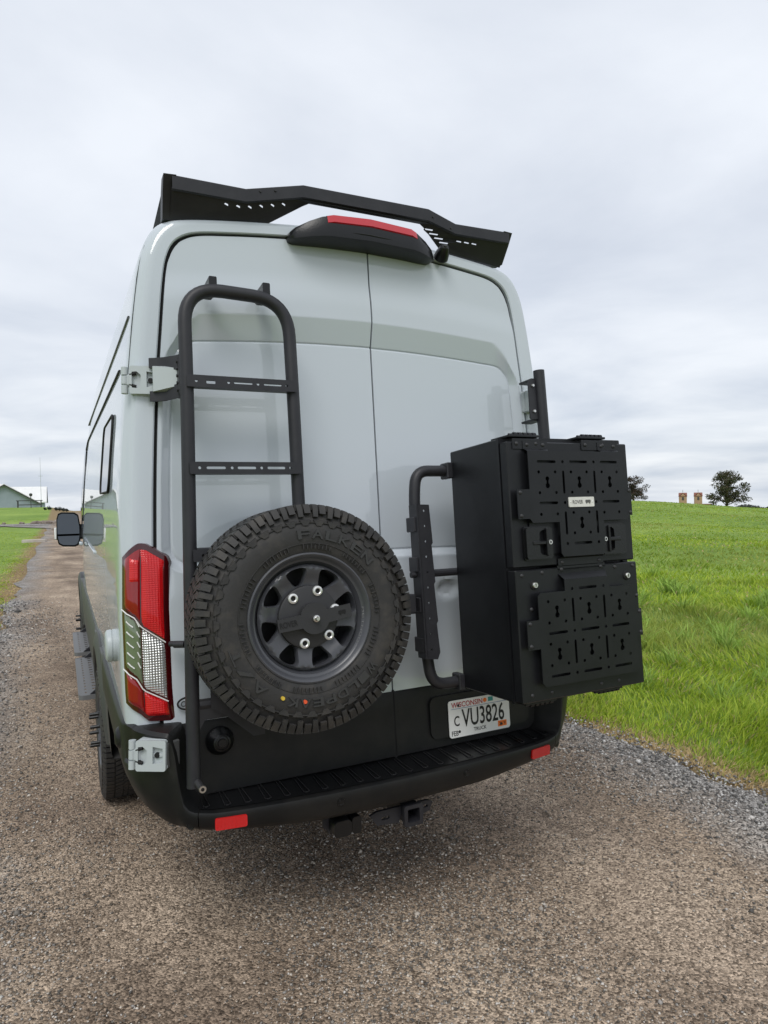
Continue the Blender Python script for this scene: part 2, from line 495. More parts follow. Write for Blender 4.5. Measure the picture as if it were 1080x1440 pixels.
    def obj(s, name, material, parent=None, smooth=30, M=None, fix=True):
        o = bpy.data.objects.new(name, s.mesh(name, material, smooth, fix))
        COL.objects.link(o)
        if parent: o.parent = parent
        if M is not None: o.matrix_local = M
        return o

def tag(o, label=None, cat=None, group=None, kind=None):
    if label: o['label'] = label
    if cat: o['category'] = cat
    if group: o['group'] = group
    if kind: o['kind'] = kind
    return o
def empty(name, loc=(0, 0, 0), M=None):
    o = bpy.data.objects.new(name, None); COL.objects.link(o)
    o.empty_display_size = 0.2
    if M is not None: o.matrix_world = M
    else: o.location = loc
    return o
def link_copy(src, parent, M=None, name=None):
    c = src.copy(); COL.objects.link(c); c.parent = parent
    if M is not None: c.matrix_local = M
    return c

def rrect(x0, z0, x1, z1, r, n=4):
    p = []
    for cx, cz, a0 in ((x1 - r, z0 + r, -90), (x1 - r, z1 - r, 0), (x0 + r, z1 - r, 90), (x0 + r, z0 + r, 180)):
        for k in range(n + 1):
            a = R_(a0 + 90 * k / n); p.append((cx + r * math.cos(a), cz + r * math.sin(a)))
    return p
def circ(cx, cz, r, n=10): return [(cx + r * math.cos(2 * PI * k / n), cz + r * math.sin(2 * PI * k / n)) for k in range(n)]
def hslot(cx, cz, l, w): return rrect(cx - l / 2, cz - w / 2, cx + l / 2, cz + w / 2, w * 0.49, 3)
def vslot(cx, cz, l, w): return rrect(cx - w / 2, cz - l / 2, cx + w / 2, cz + l / 2, w * 0.49, 3)
def keyhole(cx, cz, s=1.0):
    p = []
    for k in range(9):
        a = R_(-60 + 300 * k / 8); p.append((cx + 0.0085 * s * math.cos(a), cz + 0.013 * s + 0.0085 * s * math.sin(a)))
    for k in range(9):
        a = R_(120 + 300 * k / 8); p.append((cx + 0.010 * s * math.cos(a), cz - 0.012 * s + 0.010 * s * math.sin(a)))
    return p

TXT = {}
def text_data(body):
    if body not in TXT:
        cu = bpy.data.curves.new('lettering', 'FONT'); cu.body = body; cu.size = 1; cu.resolution_u = 3; cu.offset = .012
        ob = bpy.data.objects.new('lettering', cu); COL.objects.link(ob)
        dg = bpy.context.evaluated_depsgraph_get()
        me = bpy.data.meshes.new_from_object(ob.evaluated_get(dg))
        v = [tuple(x.co) for x in me.vertices]; f = [tuple(p.vertices) for p in me.polygons]
        bpy.data.objects.remove(ob, do_unlink=True); bpy.data.curves.remove(cu); bpy.data.meshes.remove(me)
        xs = [p[0] for p in v]; ys = [p[1] for p in v]
        x0, x1, y0, y1 = min(xs), max(xs), min(ys), max(ys)
        TXT[body] = ([((p[0] - x0) / (x1 - x0), (p[1] - y0) / (y1 - y0)) for p in v], f)
    return TXT[body]
def text(mb, body, x0, z0, x1, z1, y, fn=None):
    v, f = text_data(body)
    fn = fn or (lambda x, yy, z: (x, yy, z))
    mb.add([fn(x0 + p[0] * (x1 - x0), y, z0 + p[1] * (z1 - z0)) for p in v], f)
    return mb

lerp = lambda a, b_, t_: a + (b_ - a) * t_
def itp(x, xs, ys): return float(np.interp(x, xs, ys))
def sstep(a, b, x):
    t_ = min(1, max(0, (x - a) / (b - a))); return t_ * t_ * (3 - 2 * t_)
def crom(pts, n):
    """Catmull-Rom resample of a 2D/3D polyline to about n points"""
    P = [np.array(p, float) for p in pts]
    P = [2 * P[0] - P[1]] + P + [2 * P[-1] - P[-2]]
    k = max(1, round(n / (len(pts) - 1))); out = []
    for i in range(1, len(P) - 2):
        for j in range(k):
            t_ = j / k
            out.append(0.5 * ((2 * P[i]) + (-P[i - 1] + P[i + 1]) * t_ + (2 * P[i - 1] - 5 * P[i] + 4 * P[i + 1] - P[i + 2]) * t_ ** 2
                              + (-P[i - 1] + 3 * P[i] - 3 * P[i + 1] + P[i + 2]) * t_ ** 3))
    out.append(P[-2])
    return out
def fillet(pts, rad, n=6):
    """round the corners of a 3D polyline"""
    P = [Vector(p) for p in pts]; out = [P[0]]
    for i in range(1, len(P) - 1):
        a = (P[i - 1] - P[i]); b_ = (P[i + 1] - P[i])
        r = min(rad, a.length * 0.49, b_.length * 0.49)
        A = P[i] + a.normalized() * r; B = P[i] + b_.normalized() * r
        for k in range(n + 1):
            t_ = k / n
            out.append(A.lerp(P[i], t_).lerp(P[i].lerp(B, t_), t_))
    out.append(P[-1]); return out

# ================================================================ the setting
ROAD_L, ROAD_R = -1.95, 2.2
def terrain(x, y):
    x = np.asarray(x, float); y = np.asarray(y, float)
    d = np.hypot(x + 1.14, y + 2.4)
    ss = lambda a, b, t_: (lambda u: u * u * (3 - 2 * u))(np.clip((t_ - a) / (b - a), 0, 1))
    off = ss(0.6, 9, np.maximum(x - 2.6, -2.4 - x))           # 0 on the road corridor
    h = np.zeros_like(d)
    # hill on the right
    h += off * ss(0, 1, (x > 0) * 1.0) * (
        1.15 * np.exp(-(((x - 31) * .713 - (y - 31) * .701) / 9.5) ** 2 - (((x - 31) * .701 + (y - 31) * .713) / 16.0) ** 2)
        + 0.22 * np.exp(-(((x - 16) / 8.0) ** 2 + ((y - 12) / 9.0) ** 2))
        + 0.07 * np.sin(x * 0.31 + 1.0) * np.cos(y * 0.23) + 0.05 * np.sin(x * 0.8 + y * 0.35))
    # knoll on the left carrying the barns, road climbs over its shoulder
    k = ss(58, 118, y) * ss(-110, -20, -np.abs(x + 8) * 1.0)
    h += k * (1.05 - 0.55 * ss(-3, 8, x)) * (0.25 + 0.75 * ss(-0.5, 5, np.abs(x - 1.5)))
    h += (1 - off) * 0 + off * 0.05 * np.sin(x * 0.5) * np.sin(y * 0.41) * (x < 0)
    azr = np.degrees(np.arctan2(x + 1.14, y + 2.4))
    h -= 0.024 * np.clip(d - 56, 0, 70) * ss(40, 50, azr)
    # the land falls gently away behind the rises
    h -= (0.0135 + 0.0095 * ss(30, 48, azr)) * np.maximum(0, d - 105) * ss(105, 190, d)
    return h

def axis_lines(lo, hi, fine):
    s_ = set(np.round(fine, 3).tolist())
    a = 1.0
    v = max(fine)
    while v < hi:
        v += a; a *= 1.07; s_.add(round(v, 3))
    a = 1.0; v = min(fine)
    while v > lo:
        v -= a; a *= 1.07; s_.add(round(v, 3))
    return np.array(sorted(s_))
gx = axis_lines(-5000, 5000, np.concatenate([np.arange(-9, 70, 1.0), [ROAD_L - 0.3, ROAD_R + 0.3]]))
gy = axis_lines(-5000, 5000, np.arange(-8, 130, 1.25))
GX, GY = np.meshgrid(gx, gy)
GZ = terrain(GX, GY) - 0.012
mbv = np.stack([GX, GY, GZ], -1).reshape(-1, 3)
nx = len(gx)
ii, jj = np.meshgrid(np.arange(len(gy) - 1), np.arange(nx - 1), indexing='ij')
q0 = (ii * nx + jj).ravel()
gm = bpy.data.meshes.new('ground')
gm.from_pydata(mbv.tolist(), [], np.stack([q0, q0 + 1, q0 + nx + 1, q0 + nx], 1).tolist())
gm.materials.append(MATS['grass_soil'])
gm.polygons.foreach_set('use_smooth', [True] * len(gm.polygons))
ground = bpy.data.objects.new('ground', gm); COL.objects.link(ground); tag(ground, kind='structure')

def strip(name, left, right, z_off, material, n_cross=14):
    """road sheet between two plan polylines, draped on the terrain"""
    rows = []
    for a, b_ in zip(left, right):
        r_ = []
        for k in range(n_cross + 1):
            t_ = k / n_cross
            x_, y_ = a[0] + (b_[0] - a[0]) * t_, a[1] + (b_[1] - a[1]) * t_
            r_.append((x_, y_, float(terrain(x_, y_)) + z_off))
        rows.append(r_)
    o = MB().grid(rows).obj(name, material, None, 60, fix=False)
    return tag(o, kind='structure')
ys = np.concatenate([np.arange(-9, 12, 0.15), np.arange(12, 57, 0.5), np.arange(57, 112, 1.0)])
edge_n = lambda y, s: (0.07 * math.sin(y * 1.7 + s) + 0.05 * math.sin(y * 4.1 + 2 * s) + 0.03 * math.sin(y * 9.7 + s)) if y < 14 else .06 * math.sin(y * .9 + s)
curve_x = lambda y: 0.0 if y < 50 else 0.0011 * (y - 50) ** 2
strip('gravel_road', [(ROAD_L + edge_n(y, 0.3) + curve_x(y), y) for y in ys], [(ROAD_R + edge_n(y, 2.1) + curve_x(y), y) for y in ys], 0.0, 'gravel')
xs_ = np.arange(-75, 1.1, 1.0)
strip('gravel_path', [(x, 58 + 0.25 * math.sin(x * 0.6) + 0.05 * (x + 2) * -0.1) for x in xs_], [(x, 53.2 + 0.3 * math.sin(x * 0.7 + 1)) for x in xs_], 0.05, 'gravel', 5)
# road meeting the path: a widened mouth
strip('gravel_junction', [(-1.6 - 3.4 * math.sin((y - 44) / 22 * PI) ** 2, y) for y in np.arange(44, 66.1, 1.0)], [(-1.2, y) for y in np.arange(44, 66.1, 1.0)], 0.03, 'gravel', 6)

# ---------------------------------------------------------------- grass blades (nobody could count them)
def wobble(x, y):
    return (np.sin(x * 1.3 + 0.7 * y) + np.sin(0.8 * x - 1.9 * y + 1) + np.sin(2.7 * x + 2.1 * y + 2) * 0.6) / 2.6
def make_grass(n=380000):
    d = np.exp(rng.uniform(np.log(2.4), np.log(75), n))
    az = rng.uniform(R_(-30), R_(72), n)
    x = CAM.x + d * np.sin(az); y = CAM.y + d * np.cos(az)
    m_ = 42000                                   # extra dry blades on the verges
    ye = np.exp(rng.uniform(np.log(2.0), np.log(40), m_)) - 2.4
    sd_ = rng.random(m_) < .6
    off_ = np.abs(rng.normal(0, .20, m_))
    x = np.concatenate([x, np.where(sd_, ROAD_R + off_, ROAD_L - off_ * 1.6)]); y = np.concatenate([y, ye]); n += m_
    d = np.hypot(x - CAM.x, y - CAM.y)
    e = 0.07 * np.sin(y * 1.7 + 2.1) + 0.05 * np.sin(y * 4.1 + 4.2) + 0.03 * np.sin(y * 9.7 + 2.1)
    e2 = 0.07 * np.sin(y * 1.7 + .3) + 0.05 * np.sin(y * 4.1 + .6) + 0.03 * np.sin(y * 9.7 + .3)
    dr = x - (ROAD_R + e); dl = (ROAD_L + e2) - x
    out = np.maximum(dr, dl)                    # metres outside the road edge
    w = wobble(x, y)
    keep = (out > -0.03 + 0.16 * w + np.where(rng.random(n) < .12, -.18, 0)) & (rng.random(n) < np.clip(0.45 + out * 1.5, 0, 1))
    keep &= ~((y > 52.5) & (y < 58.5) & (x < 2))
    keep &= ~((y > 44) & (y < 66) & (x < 2) & (x > -5.2))
    keep &= ~((y > 48) & (np.abs(x - 0.0011 * np.maximum(0, y - 50) ** 2) < 2.6))
    x, y, d, out, w = x[keep], y[keep], d[keep], out[keep], w[keep]
    # coarse tufts of long blades on the right-hand verge
    tx = rng.uniform(2.9, 9, 150); ty_ = rng.uniform(-.5, 12, 150); kk = 42
    fx = np.repeat(tx, kk) + rng.normal(0, .05, 150 * kk); fy = np.repeat(ty_, kk) + rng.normal(0, .05, 150 * kk)
    x = np.concatenate([x, fx]); y = np.concatenate([y, fy]); n_t = len(fx)
    d = np.hypot(x - CAM.x, y - CAM.y); out = np.concatenate([out, fx - ROAD_R]); w = np.concatenate([w, np.zeros(n_t)])
    right = x > 0
    n = len(x)
    z = terrain(x, y) - 0.015
    tuft = np.clip((wobble(x * 1.7 + 5, y * 1.7) - 0.15) * 1.6, 0, 1) * (out > 0.5)
    h = (0.038 + 0.050 * rng.random(n)) * (1 + 1.5 * tuft * right * (d < 16))
    h *= np.where(right, np.clip(0.55 + out * 0.55, 0.5, 1.25), 0.55)
    h *= np.clip(1.1 - (d - 5) / 26, .42, 1.1)
    wd = np.maximum(0.0030, d * 0.0007) * (0.7 + 0.6 * rng.random(n))
    h[-n_t:] = rng.uniform(.13, .27, n_t)
    wd[-n_t:] = np.maximum(.0035, d[-n_t:] * .0008)
    a = rng.uniform(0, 2 * PI, n)
    # blades in one tuft lean alike
    la = 6 * wobble(x * 0.9, y * 0.9 + 3) + rng.normal(0, 1.0, n)
    la[-n_t:] = rng.uniform(0, 2 * PI, n_t)
    lean = h * (0.35 + 0.9 * rng.random(n))
    ux, uy = np.cos(a), np.sin(a)
    lx, ly = np.cos(la) * lean, np.sin(la) * lean
    V = np.zeros((n, 5, 3), np.float32)
    V[:, 0] = np.stack([x - ux * wd, y - uy * wd, z], 1)
    V[:, 1] = np.stack([x + ux * wd, y + uy * wd, z], 1)
    V[:, 2] = np.stack([x - ux * wd * .8 + lx * .4, y - uy * wd * .8 + ly * .4, z + h * .62], 1)
    V[:, 3] = np.stack([x + ux * wd * .8 + lx * .4, y + uy * wd * .8 + ly * .4, z + h * .62], 1)
    V[:, 4] = np.stack([x + lx, y + ly, z + h * .95], 1)
    g0 = np.array([0.19, 0.32, 0.018]); g1 = np.array([0.50, 0.60, 0.065]); g2 = np.array([0.13, 0.225, 0.035]); st = np.array([0.60, 0.45, 0.23])
    t1 = rng.random(n)[:, None]
    c = g0 * (1 - t1) + g1 * t1
    t2 = np.clip(wobble(x * 0.7, y * 0.6 + 1) * 0.6 + 0.1, 0, 0.65)[:, None] * right[:, None]
    c = c * (1 - t2) + g2 * t2
    t3 = np.clip((wobble(x * 0.45 + 3, y * 0.5) - .1) * 1.3, 0, .55)[:, None] * right[:, None]
    c = c * (1 - t3) + np.array([.30, .33, .09]) * t3
    c[-n_t:] = np.array([.30, .44, .085]) * (.7 + .7 * rng.random((n_t, 1)))
    pst = np.clip(1.15 - out * 2.4 + 0.5 * w, 0.04, 0.97)
    pst = np.where(right, pst, np.clip(1.1 - out * 1.1 + 0.8 * w, 0.02, 0.95))
    pst = np.where(right & (rng.random(n) < .10 + .18 * np.clip(wobble(x * .6 + 8, y * .7), 0, 1)), np.maximum(pst, .5), pst)
    pst[-n_t:] = .04
    isst = rng.random(n) < pst
    c[isst] = st * (0.6 + 0.6 * rng.random((isst.sum(), 1)))
    h_low = isst
    V[h_low, 2:, 2] = z[h_low, None] + (V[h_low, 2:, 2] - z[h_low, None]) * 0.55
    me = bpy.data.meshes.new('grass')
    base = np.arange(n, dtype=np.int32) * 5
    quads = np.stack([base, base + 1, base + 3, base + 2], 1)
    tris = np.stack([base + 2, base + 3, base + 4], 1)
    loops = np.concatenate([quads.ravel(), tris.ravel()])
    starts = np.concatenate([np.arange(n) * 4, n * 4 + np.arange(n) * 3]).astype(np.int32)
    me.vertices.add(n * 5); me.vertices.foreach_set('co', V.ravel())
    me.loops.add(len(loops)); me.loops.foreach_set('vertex_index', loops)
    me.polygons.add(2 * n); me.polygons.foreach_set('loop_start', starts)
    me.update(calc_edges=True)
    at = me.color_attributes.new('col', 'FLOAT_COLOR', 'POINT')
    cc = np.ones((n, 5, 4), np.float32); cc[:, :, :3] = c[:, None, :]
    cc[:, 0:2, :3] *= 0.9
    at.data.foreach_set('color', cc.ravel())
    me.materials.append(MATS['blade'])
    o = bpy.data.objects.new('grass', me); COL.objects.link(o)
    return tag(o, 'green grass with dry straw blades beside the gravel road', 'grass', kind='stuff')
make_grass()

# ---------------------------------------------------------------- loose stones on the road
def make_pebbles(n=125000):
    d = np.exp(rng.uniform(np.log(1.5), np.log(13), n * 2))
    az = rng.uniform(R_(-20), R_(66), n * 2)
    x = CAM.x + d * np.sin(az); y = CAM.y + d * np.cos(az)
    e = 0.07 * np.sin(y * 1.7 + 2.1) + 0.05 * np.sin(y * 4.1 + 4.2)
    keep = (x > ROAD_L - 0.12) & (x < ROAD_R + e + 0.04 + np.abs(rng.normal(0, .09, n * 2)))
    edge = np.clip((np.abs(x - 0.1) - 1.25) / 0.7, 0, 1)
    track = np.exp(-((np.abs(x - .05) - .82) / .30) ** 2)
    patch = np.clip(0.55 + 0.55 * wobble(x * 0.8, y * 0.5 + 9) + 0.35 * wobble(x * 2.3, y * 2.1) - .55 * track, 0.05, 1)
    keep &= rng.random(n * 2) < np.maximum(patch, edge)
    x, y, d, edge = x[keep][:n], y[keep][:n], d[keep][:n], edge[keep][:n]
    n = len(x)
    s = (0.0021 + 0.0052 * rng.random(n) ** 2.6) * (1 + 0.55 * edge) * np.clip(0.75 + d * 0.09, 0.8, 1.8)
    big = rng.random(n) < 0.004
    s[big] *= 2.2
    base = np.array([[1, 0, 0], [-1, 0, 0], [0, 1, 0], [0, -1, 0], [0, 0, 1], [0, 0, -1]], float)
    jit = 1 + rng.uniform(-0.35, 0.35, (n, 6, 1))
    P = base[None] * jit + rng.uniform(-0.2, 0.2, (n, 6, 3))
    P[:, :, 2] *= 0.7
    a = rng.uniform(0, 2 * PI, n); ca, sa = np.cos(a), np.sin(a)
    X = P[:, :, 0] * ca[:, None] - P[:, :, 1] * sa[:, None]; Y = P[:, :, 0] * sa[:, None] + P[:, :, 1] * ca[:, None]
    V = np.stack([X * s[:, None] + x[:, None], Y * s[:, None] + y[:, None], P[:, :, 2] * s[:, None] + s[:, None] * 0.35], -1).astype(np.float32)
    F = np.array([[0, 2, 4], [2, 1, 4], [1, 3, 4], [3, 0, 4], [2, 0, 5], [1, 2, 5], [3, 1, 5], [0, 3, 5]])
    f = (F[None] + (np.arange(n) * 6)[:, None, None]).reshape(-1).astype(np.int32)
    me = bpy.data.meshes.new('gravel_stones')
    me.vertices.add(n * 6); me.vertices.foreach_set('co', V.ravel())
    me.loops.add(len(f)); me.loops.foreach_set('vertex_index', f)
    me.polygons.add(n * 8); me.polygons.foreach_set('loop_start', (np.arange(n * 8) * 3).astype(np.int32))
    me.update(calc_edges=True)
    at = me.color_attributes.new('col', 'FLOAT_COLOR', 'POINT')
    v = 0.08 + 0.52 * rng.random(n) ** 2.1
    warm = (.4 + .6 * rng.random(n)) * (1 - 0.65 * edge)
    c = np.stack([v * (1 + 0.12 * warm), v * (1 - 0.04 * warm), v * (1 - 0.24 * warm)], 1)
    cc = np.ones((n, 6, 4), np.float32); cc[:, :, :3] = c[:, None]
    at.data.foreach_set('color', cc.ravel())
    me.materials.append(MATS['pebble'])
    o = bpy.data.objects.new('gravel_stones', me); COL.objects.link(o)
    return tag(o, 'loose grey and tan crushed stones over the road surface', 'gravel', kind='stuff')
make_pebbles()

# ================================================================ the van
SEAM = 0.047
LEAN = R_(4.6)
LM = Matrix.Translation((0, 0, 0.6)) @ Matrix.Rotation(-LEAN, 4, 'X')   # frame lying along the leaning rear doors
van = empty('camper_van', (0, 0, 0))
tag(van, 'pale grey high-roof camper van with black roof rack and rear ladder on gravel road', 'van')

def rear0(z): return (z - 0.6) * math.tan(LEAN)
# door outline and body section, matched point by point (half width, z)
TAB = [((.838, .84), (.955, .84)), ((.846, 1.0), (.963, 1.0)), ((.847, 1.27), (.965, 1.25)), ((.835, 1.70), (.951, 1.70)), ((.815, 2.07), (.926, 2.07)),
       ((.795, 2.30), (.903, 2.30)), ((.780, 2.45), (.879, 2.48)), ((.765, 2.54), (.858, 2.58)), ((.740, 2.60), (.822, 2.66)),
       ((.700, 2.635), (.772, 2.706)), ((.645, 2.655), (.705, 2.724)), ((.55, 2.668), (.575, 2.742)), ((.4, 2.684), (.4, 2.760)),
       ((.2, 2.70), (.2, 2.777)), ((0.0, 2.708), (0.0, 2.783))]
C_OUT = crom([a for a, b_ in TAB], 70); C_BOD = crom([b_ for a, b_ in TAB], 70)
C_OUT = [tuple(p) for p in C_OUT] + [(-p[0], p[1]) for p in C_OUT[-2::-1]]
SH = lambda z: 0.008 * sstep(1.55, 2.25, z)          # the body leans a touch on its springs
C_BOD = [(p[0] + SH(p[1]), p[1]) for p in C_BOD] + [(-p[0] + SH(p[1]), p[1]) for p in C_BOD[-2::-1]]
def hw(z):
    pz = [b_[1] for a, b_ in TAB]; px = [b_[0] for a, b_ in TAB]
    return itp(z, [0.40, 0.6] + pz, [0.925, 0.945] + px)
def bow(x): return 0.016 * (x / 0.85) ** 2
# plan stations round the rear corner: (t from door edge to body side, metres forward)
ST = [(0.05, 0.022), (0.05, 0.004), (0.10, 0.0), (0.40, 0.001), (0.63, 0.003), (0.70, 0.008), (0.82, 0.030), (0.93, 0.052), (0.965, 0.064), (0.985, 0.09), (0.995, 0.13), (1.0, 0.20)]
def body_pt(i, t_, off):
    a, b_ = C_OUT[i], C_BOD[i]
    x_, z_ = a[0] + (b_[0] - a[0]) * t_, a[1] + (b_[1] - a[1]) * t_
    return x_, z_, rear0(z_) + bow(a[0]) * (1 - 0.0) + off
rows = []
nb = len(C_OUT)
for t_, off in ST:
    rows.append([(lambda p: (p[0], p[2], p[1]))(body_pt(i, t_, off)) for i in range(nb)])
FRONT = [(0.6, 2.783, 1), (1.2, 2.783, 1), (2.0, 2.783, 1), (2.8, 2.783, 1), (3.6, 2.775, 1), (4.1, 2.74, 1), (4.5, 2.62, .995), (4.9, 2.33, .985), (5.3, 1.95, .97), (5.55, 1.66, .955),
         (5.75, 1.50, .94), (6.0, 1.38, .90), (6.2, 1.22, .82), (6.3, 1.02, .72), (6.33, .86, .6)]
for y_, zc, wf in FRONT:
    r_ = []
    for x_, z_ in C_BOD:
        zz_ = 0.84 + (z_ - 0.84) * (zc - 0.84) / (2.783 - 0.84)
        wide = hw(zz_) / max(hw(z_), 1e-6) if zz_ < 2.3 and abs(x_) > 0.7 else 1.0
        r_.append((x_ * wf * (1 + (wide - 1) * 0.5), y_, zz_))
    rows.append(r_)
body = MB().grid(rows).obj('body_shell', 'paint', van, 35)

def door_y0(z_): return rear0(z_) + .028 * min(1, max(0, (2.385 - z_) / .10)) * sstep(1.41, 1.44, z_) + .010 * sstep(2.44, 2.56, z_)
# black seal seen in the shut lines round and between the doors
mb = MB()
mb.grid([[(x_ * k, rear0(z_) + bow(x_) + 0.019, z_ - (.012 if k < 1 and z_ > 2.5 else 0)) for x_, z_ in C_OUT] for k in (1.012, .982)])
mb.grid([[(x_, rear0(z_) + 0.085, z_) for x_ in (-.74, .74)] for z_ in (1.5, 2.64)])  # black sheets added behind the doors to stop light leaking through
mb.grid([[(x_, rear0(z_) + 0.08, z_) for x_ in (-.80, .80)] for z_ in (.5, 2.0)])
mb.grid([[(SEAM + q, rear0(z_) + 0.012, z_) for q in (-.012, .012)] for z_ in (.61, .95)])
mb.grid([[(SEAM + q, rear0(z_) - 0.0118, z_) for q in (-.006, .006)] for z_ in (.612, .878)])
mb.grid([[(SEAM + q, door_y0(z_) + 0.015, z_) for q in (-.012, .012)] for z_ in np.linspace(.95, 2.69, 40)])
mb.obj('door_seal_backing', 'seal', van, None)
# floor pan, closing the underside
mb = MB()
mb.box(-.70, .10, .47, .70, .5, .86, .03); mb.box(-.70, .5, .40, .70, 5.9, .86, .03)
mb.box(-.93, .25, .845, .93, 5.7, .87, .005)
mb.box(-.55, .75, .33, -.40, 5.2, .42, .01); mb.box(.40, .75, .33, .55, 5.2, .42, .01)
mb.tube([(-.62, 1.7, .36), (.62, 1.7, .36)], .06)
mb.tube([(.3, .3, .36), (.3, 1.2, .36), (.2, 3.0, .36)], .035)
mb.obj('underbody', 'seal', van, 30)

# ------------------------------------------------ rear doors
NU, NV = 90, 210
def rect_sdf(x, z, cx, cz, hx, hz, r):
    qx, qz = abs(x - cx) - hx + r, abs(z - cz) - hz + r
    return math.hypot(max(qx, 0), max(qz, 0)) + min(max(qx, qz), 0) - r
V_C, V_B, H_D = (2.283 - .615) / 2.087, (1.437 - .615) / 2.087, 2.087
def door_y(x, z, e, v):
    """e: metres in from the door's outer edge, v: 0 bottom .. 1 top"""
    y_ = rear0(z) + bow(x)
    # pressed blank-window field below the arched crease
    qx, qt, qb = .052 - e, (v - V_C) * H_D, (V_B - v) * H_D
    r = .085
    qz = max(qt, qb)
    d = math.hypot(max(qx + r, 0), max(qz + r, 0)) + min(max(qx, qz) + r, 0) - r
    wt = .10 if qt > qb else .026
    k_side = min(1, max(0, (qx + r) / r)) if qx > -r else 0
    wt = wt * (1 - k_side) + .034 * k_side
    k = 1 - min(1, max(0, d / wt))
    y_ += .028 * k
    y_ += .004 * max(0, 1 - abs(d + .003) / .005)
    y_ += .010 * sstep(2.44, 2.56, z + 0.05 * (x / .75) ** 2)
    y_ -= .010 * sstep(1.43, 1.30, z)
    return y_
def cup(x, z):
    q = math.hypot((x - 0.335) / 0.062, (z - 1.262) / 0.042)
    return 0.02 * (1 - sstep(0.55, 1.0, q))
def door_patch(side):
    s = -1 if side == 'left' else 1
    xi = SEAM + s * 0.0035
    shrink = 0.006
    half = crom([a for a, b_ in TAB], 140)
    O = [(p[0] - shrink * (1 if p[1] < 2.62 else .6), p[1] - (0.006 if p[1] > 2.55 else 0)) for p in half]
    O = [(0.836 - shrink, 0.615)] + [(0.836 - shrink, .75)] + O
    ci = min(range(len(O)), key=lambda i: abs(math.degrees(math.atan2(O[min(i + 1, len(O) - 1)][1] - O[i - 1][1], O[i - 1][0] - O[min(i + 1, len(O) - 1)][0])) - 45) if 2.5 < O[i][1] < 2.68 else 999)
    sideP = O[:ci + 1]; topP = O[ci:]
    def resamp(P, n):
        P = np.array(P); L_ = np.concatenate([[0], np.cumsum(np.linalg.norm(np.diff(P, axis=0), axis=1))])
        u = np.linspace(0, L_[-1], n)
        return np.stack([np.interp(u, L_, P[:, 0]), np.interp(u, L_, P[:, 1])], 1)
    # top curve runs to the seam (which is off centre)
    topP = [(s * p[0], p[1]) for p in topP]
    if s < 0: topP = topP + [(xi, 2.702)]
    else:
        topP = [p for p in topP if p[0] > xi + 0.01] + [(xi, 2.7005)]
    sideP = [(s * p[0], p[1]) for p in sideP]
    Sd = resamp(sideP, NV + 1)                # bottom -> corner
    Tp = resamp(topP, NU + 1)                 # corner -> seam
    Bt = np.stack([np.linspace(sideP[0][0], xi, NU + 1), np.full(NU + 1, 0.615)], 1)
    Sm = np.stack([np.full(NV + 1, xi), np.linspace(0.615, topP[-1][1], NV + 1)], 1)
    rows = []
    def dens(n, marks, base=1.0):
        t_ = np.linspace(0, 1, 4001); w_ = np.full(4001, base)
        for c_, a_, wd_ in marks: w_ += a_ * np.exp(-((t_ - c_) / wd_) ** 2)
        cw = np.concatenate([[0], np.cumsum((w_[1:] + w_[:-1]) / 2)]); cw /= cw[-1]
        return np.interp(np.linspace(0, 1, n + 1), cw, t_)
    vv = dens(NV, [(V_C, 6, .012), (V_C + .05, 3, .01), (V_B, 4, .012)]); uu = dens(NU, [(.06, 5, .05)])
    ulin = np.linspace(0, 1, NU + 1); vlin = np.linspace(0, 1, NV + 1)
    Sd = np.stack([np.interp(vv, vlin, Sd[:, q]) for q in (0, 1)], 1); Sm = np.stack([np.interp(vv, vlin, Sm[:, q]) for q in (0, 1)], 1)
    Bt = np.stack([np.interp(uu, ulin, Bt[:, q]) for q in (0, 1)], 1); Tp = np.stack([np.interp(uu, ulin, Tp[:, q]) for q in (0, 1)], 1)
    for j in range(NV + 1):
        v = vv[j]; r_ = []
        for i in range(NU + 1):
            u = uu[i]
            p = (1 - u) * Sd[j] + u * Sm[j] + (1 - v) * Bt[i] + v * Tp[i] - ((1 - u) * (1 - v) * Sd[0] + u * (1 - v) * Sm[0] + (1 - u) * v * Sd[-1] + u * v * Sm[-1])
            y_ = door_y(p[0], p[1], u * abs(Sd[j][0] - xi), v) + (cup(p[0], p[1]) if s > 0 else 0)
            r_.append((p[0], y_, p[1]))
        rows.append(r_)
    # folded edge: push a rim of vertices back into the gap
    rim = lambda p: (p[0], p[1] + 0.018, p[2])
    rows = [[rim(p) for p in rows[0]]] + rows + [[rim(p) for p in rows[-1]]]
    rows = [[rim(r_[0])] + r_ + [rim(r_[-1])] for r_ in rows]
    return MB().grid(rows, flip=(s > 0))
doorL = door_patch('left').obj('rear_door', 'paint', van, 40)
doorR = door_patch('right').obj('rear_door', 'paint', van, 40)
doorL['label'] = 'rear door carrying the ladder and spare wheel'
doorR['label'] = 'rear door carrying the licence plate and box carrier'

# black lower cladding on each door
def lower_clad(x0, x1, parent, recess=None):
    rows = []
    xs = np.linspace(x0, x1, 40)
    zs = [(.612, .02), (.612, -.006), (.618, -.014), (.66, -.016), (.72, -.013), (.80, -.014), (.862, -.015), (.872, -.012), (.876, -.004), (.876, .012)]
    for z_, o_ in zs:
        r_ = []
        for x_ in xs:
            o2 = o_
            r_.append((x_, rear0(z_) + bow(x_) + o2, z_))
        rows.append(r_)
    return MB().grid(rows).obj('lower_cladding', 'plastic', parent, 35)
clL = lower_clad(-.832, SEAM - .003, doorL)
clR = lower_clad(SEAM + .003, .832, doorR)
# number-plate panel on the right-hand door
mb = MB()
mb.prism(rrect(.205, .055, .70, .225, .03), [], -.026, -.010)
mb.obj('plate_panel', 'plastic', doorR, 30, LM)
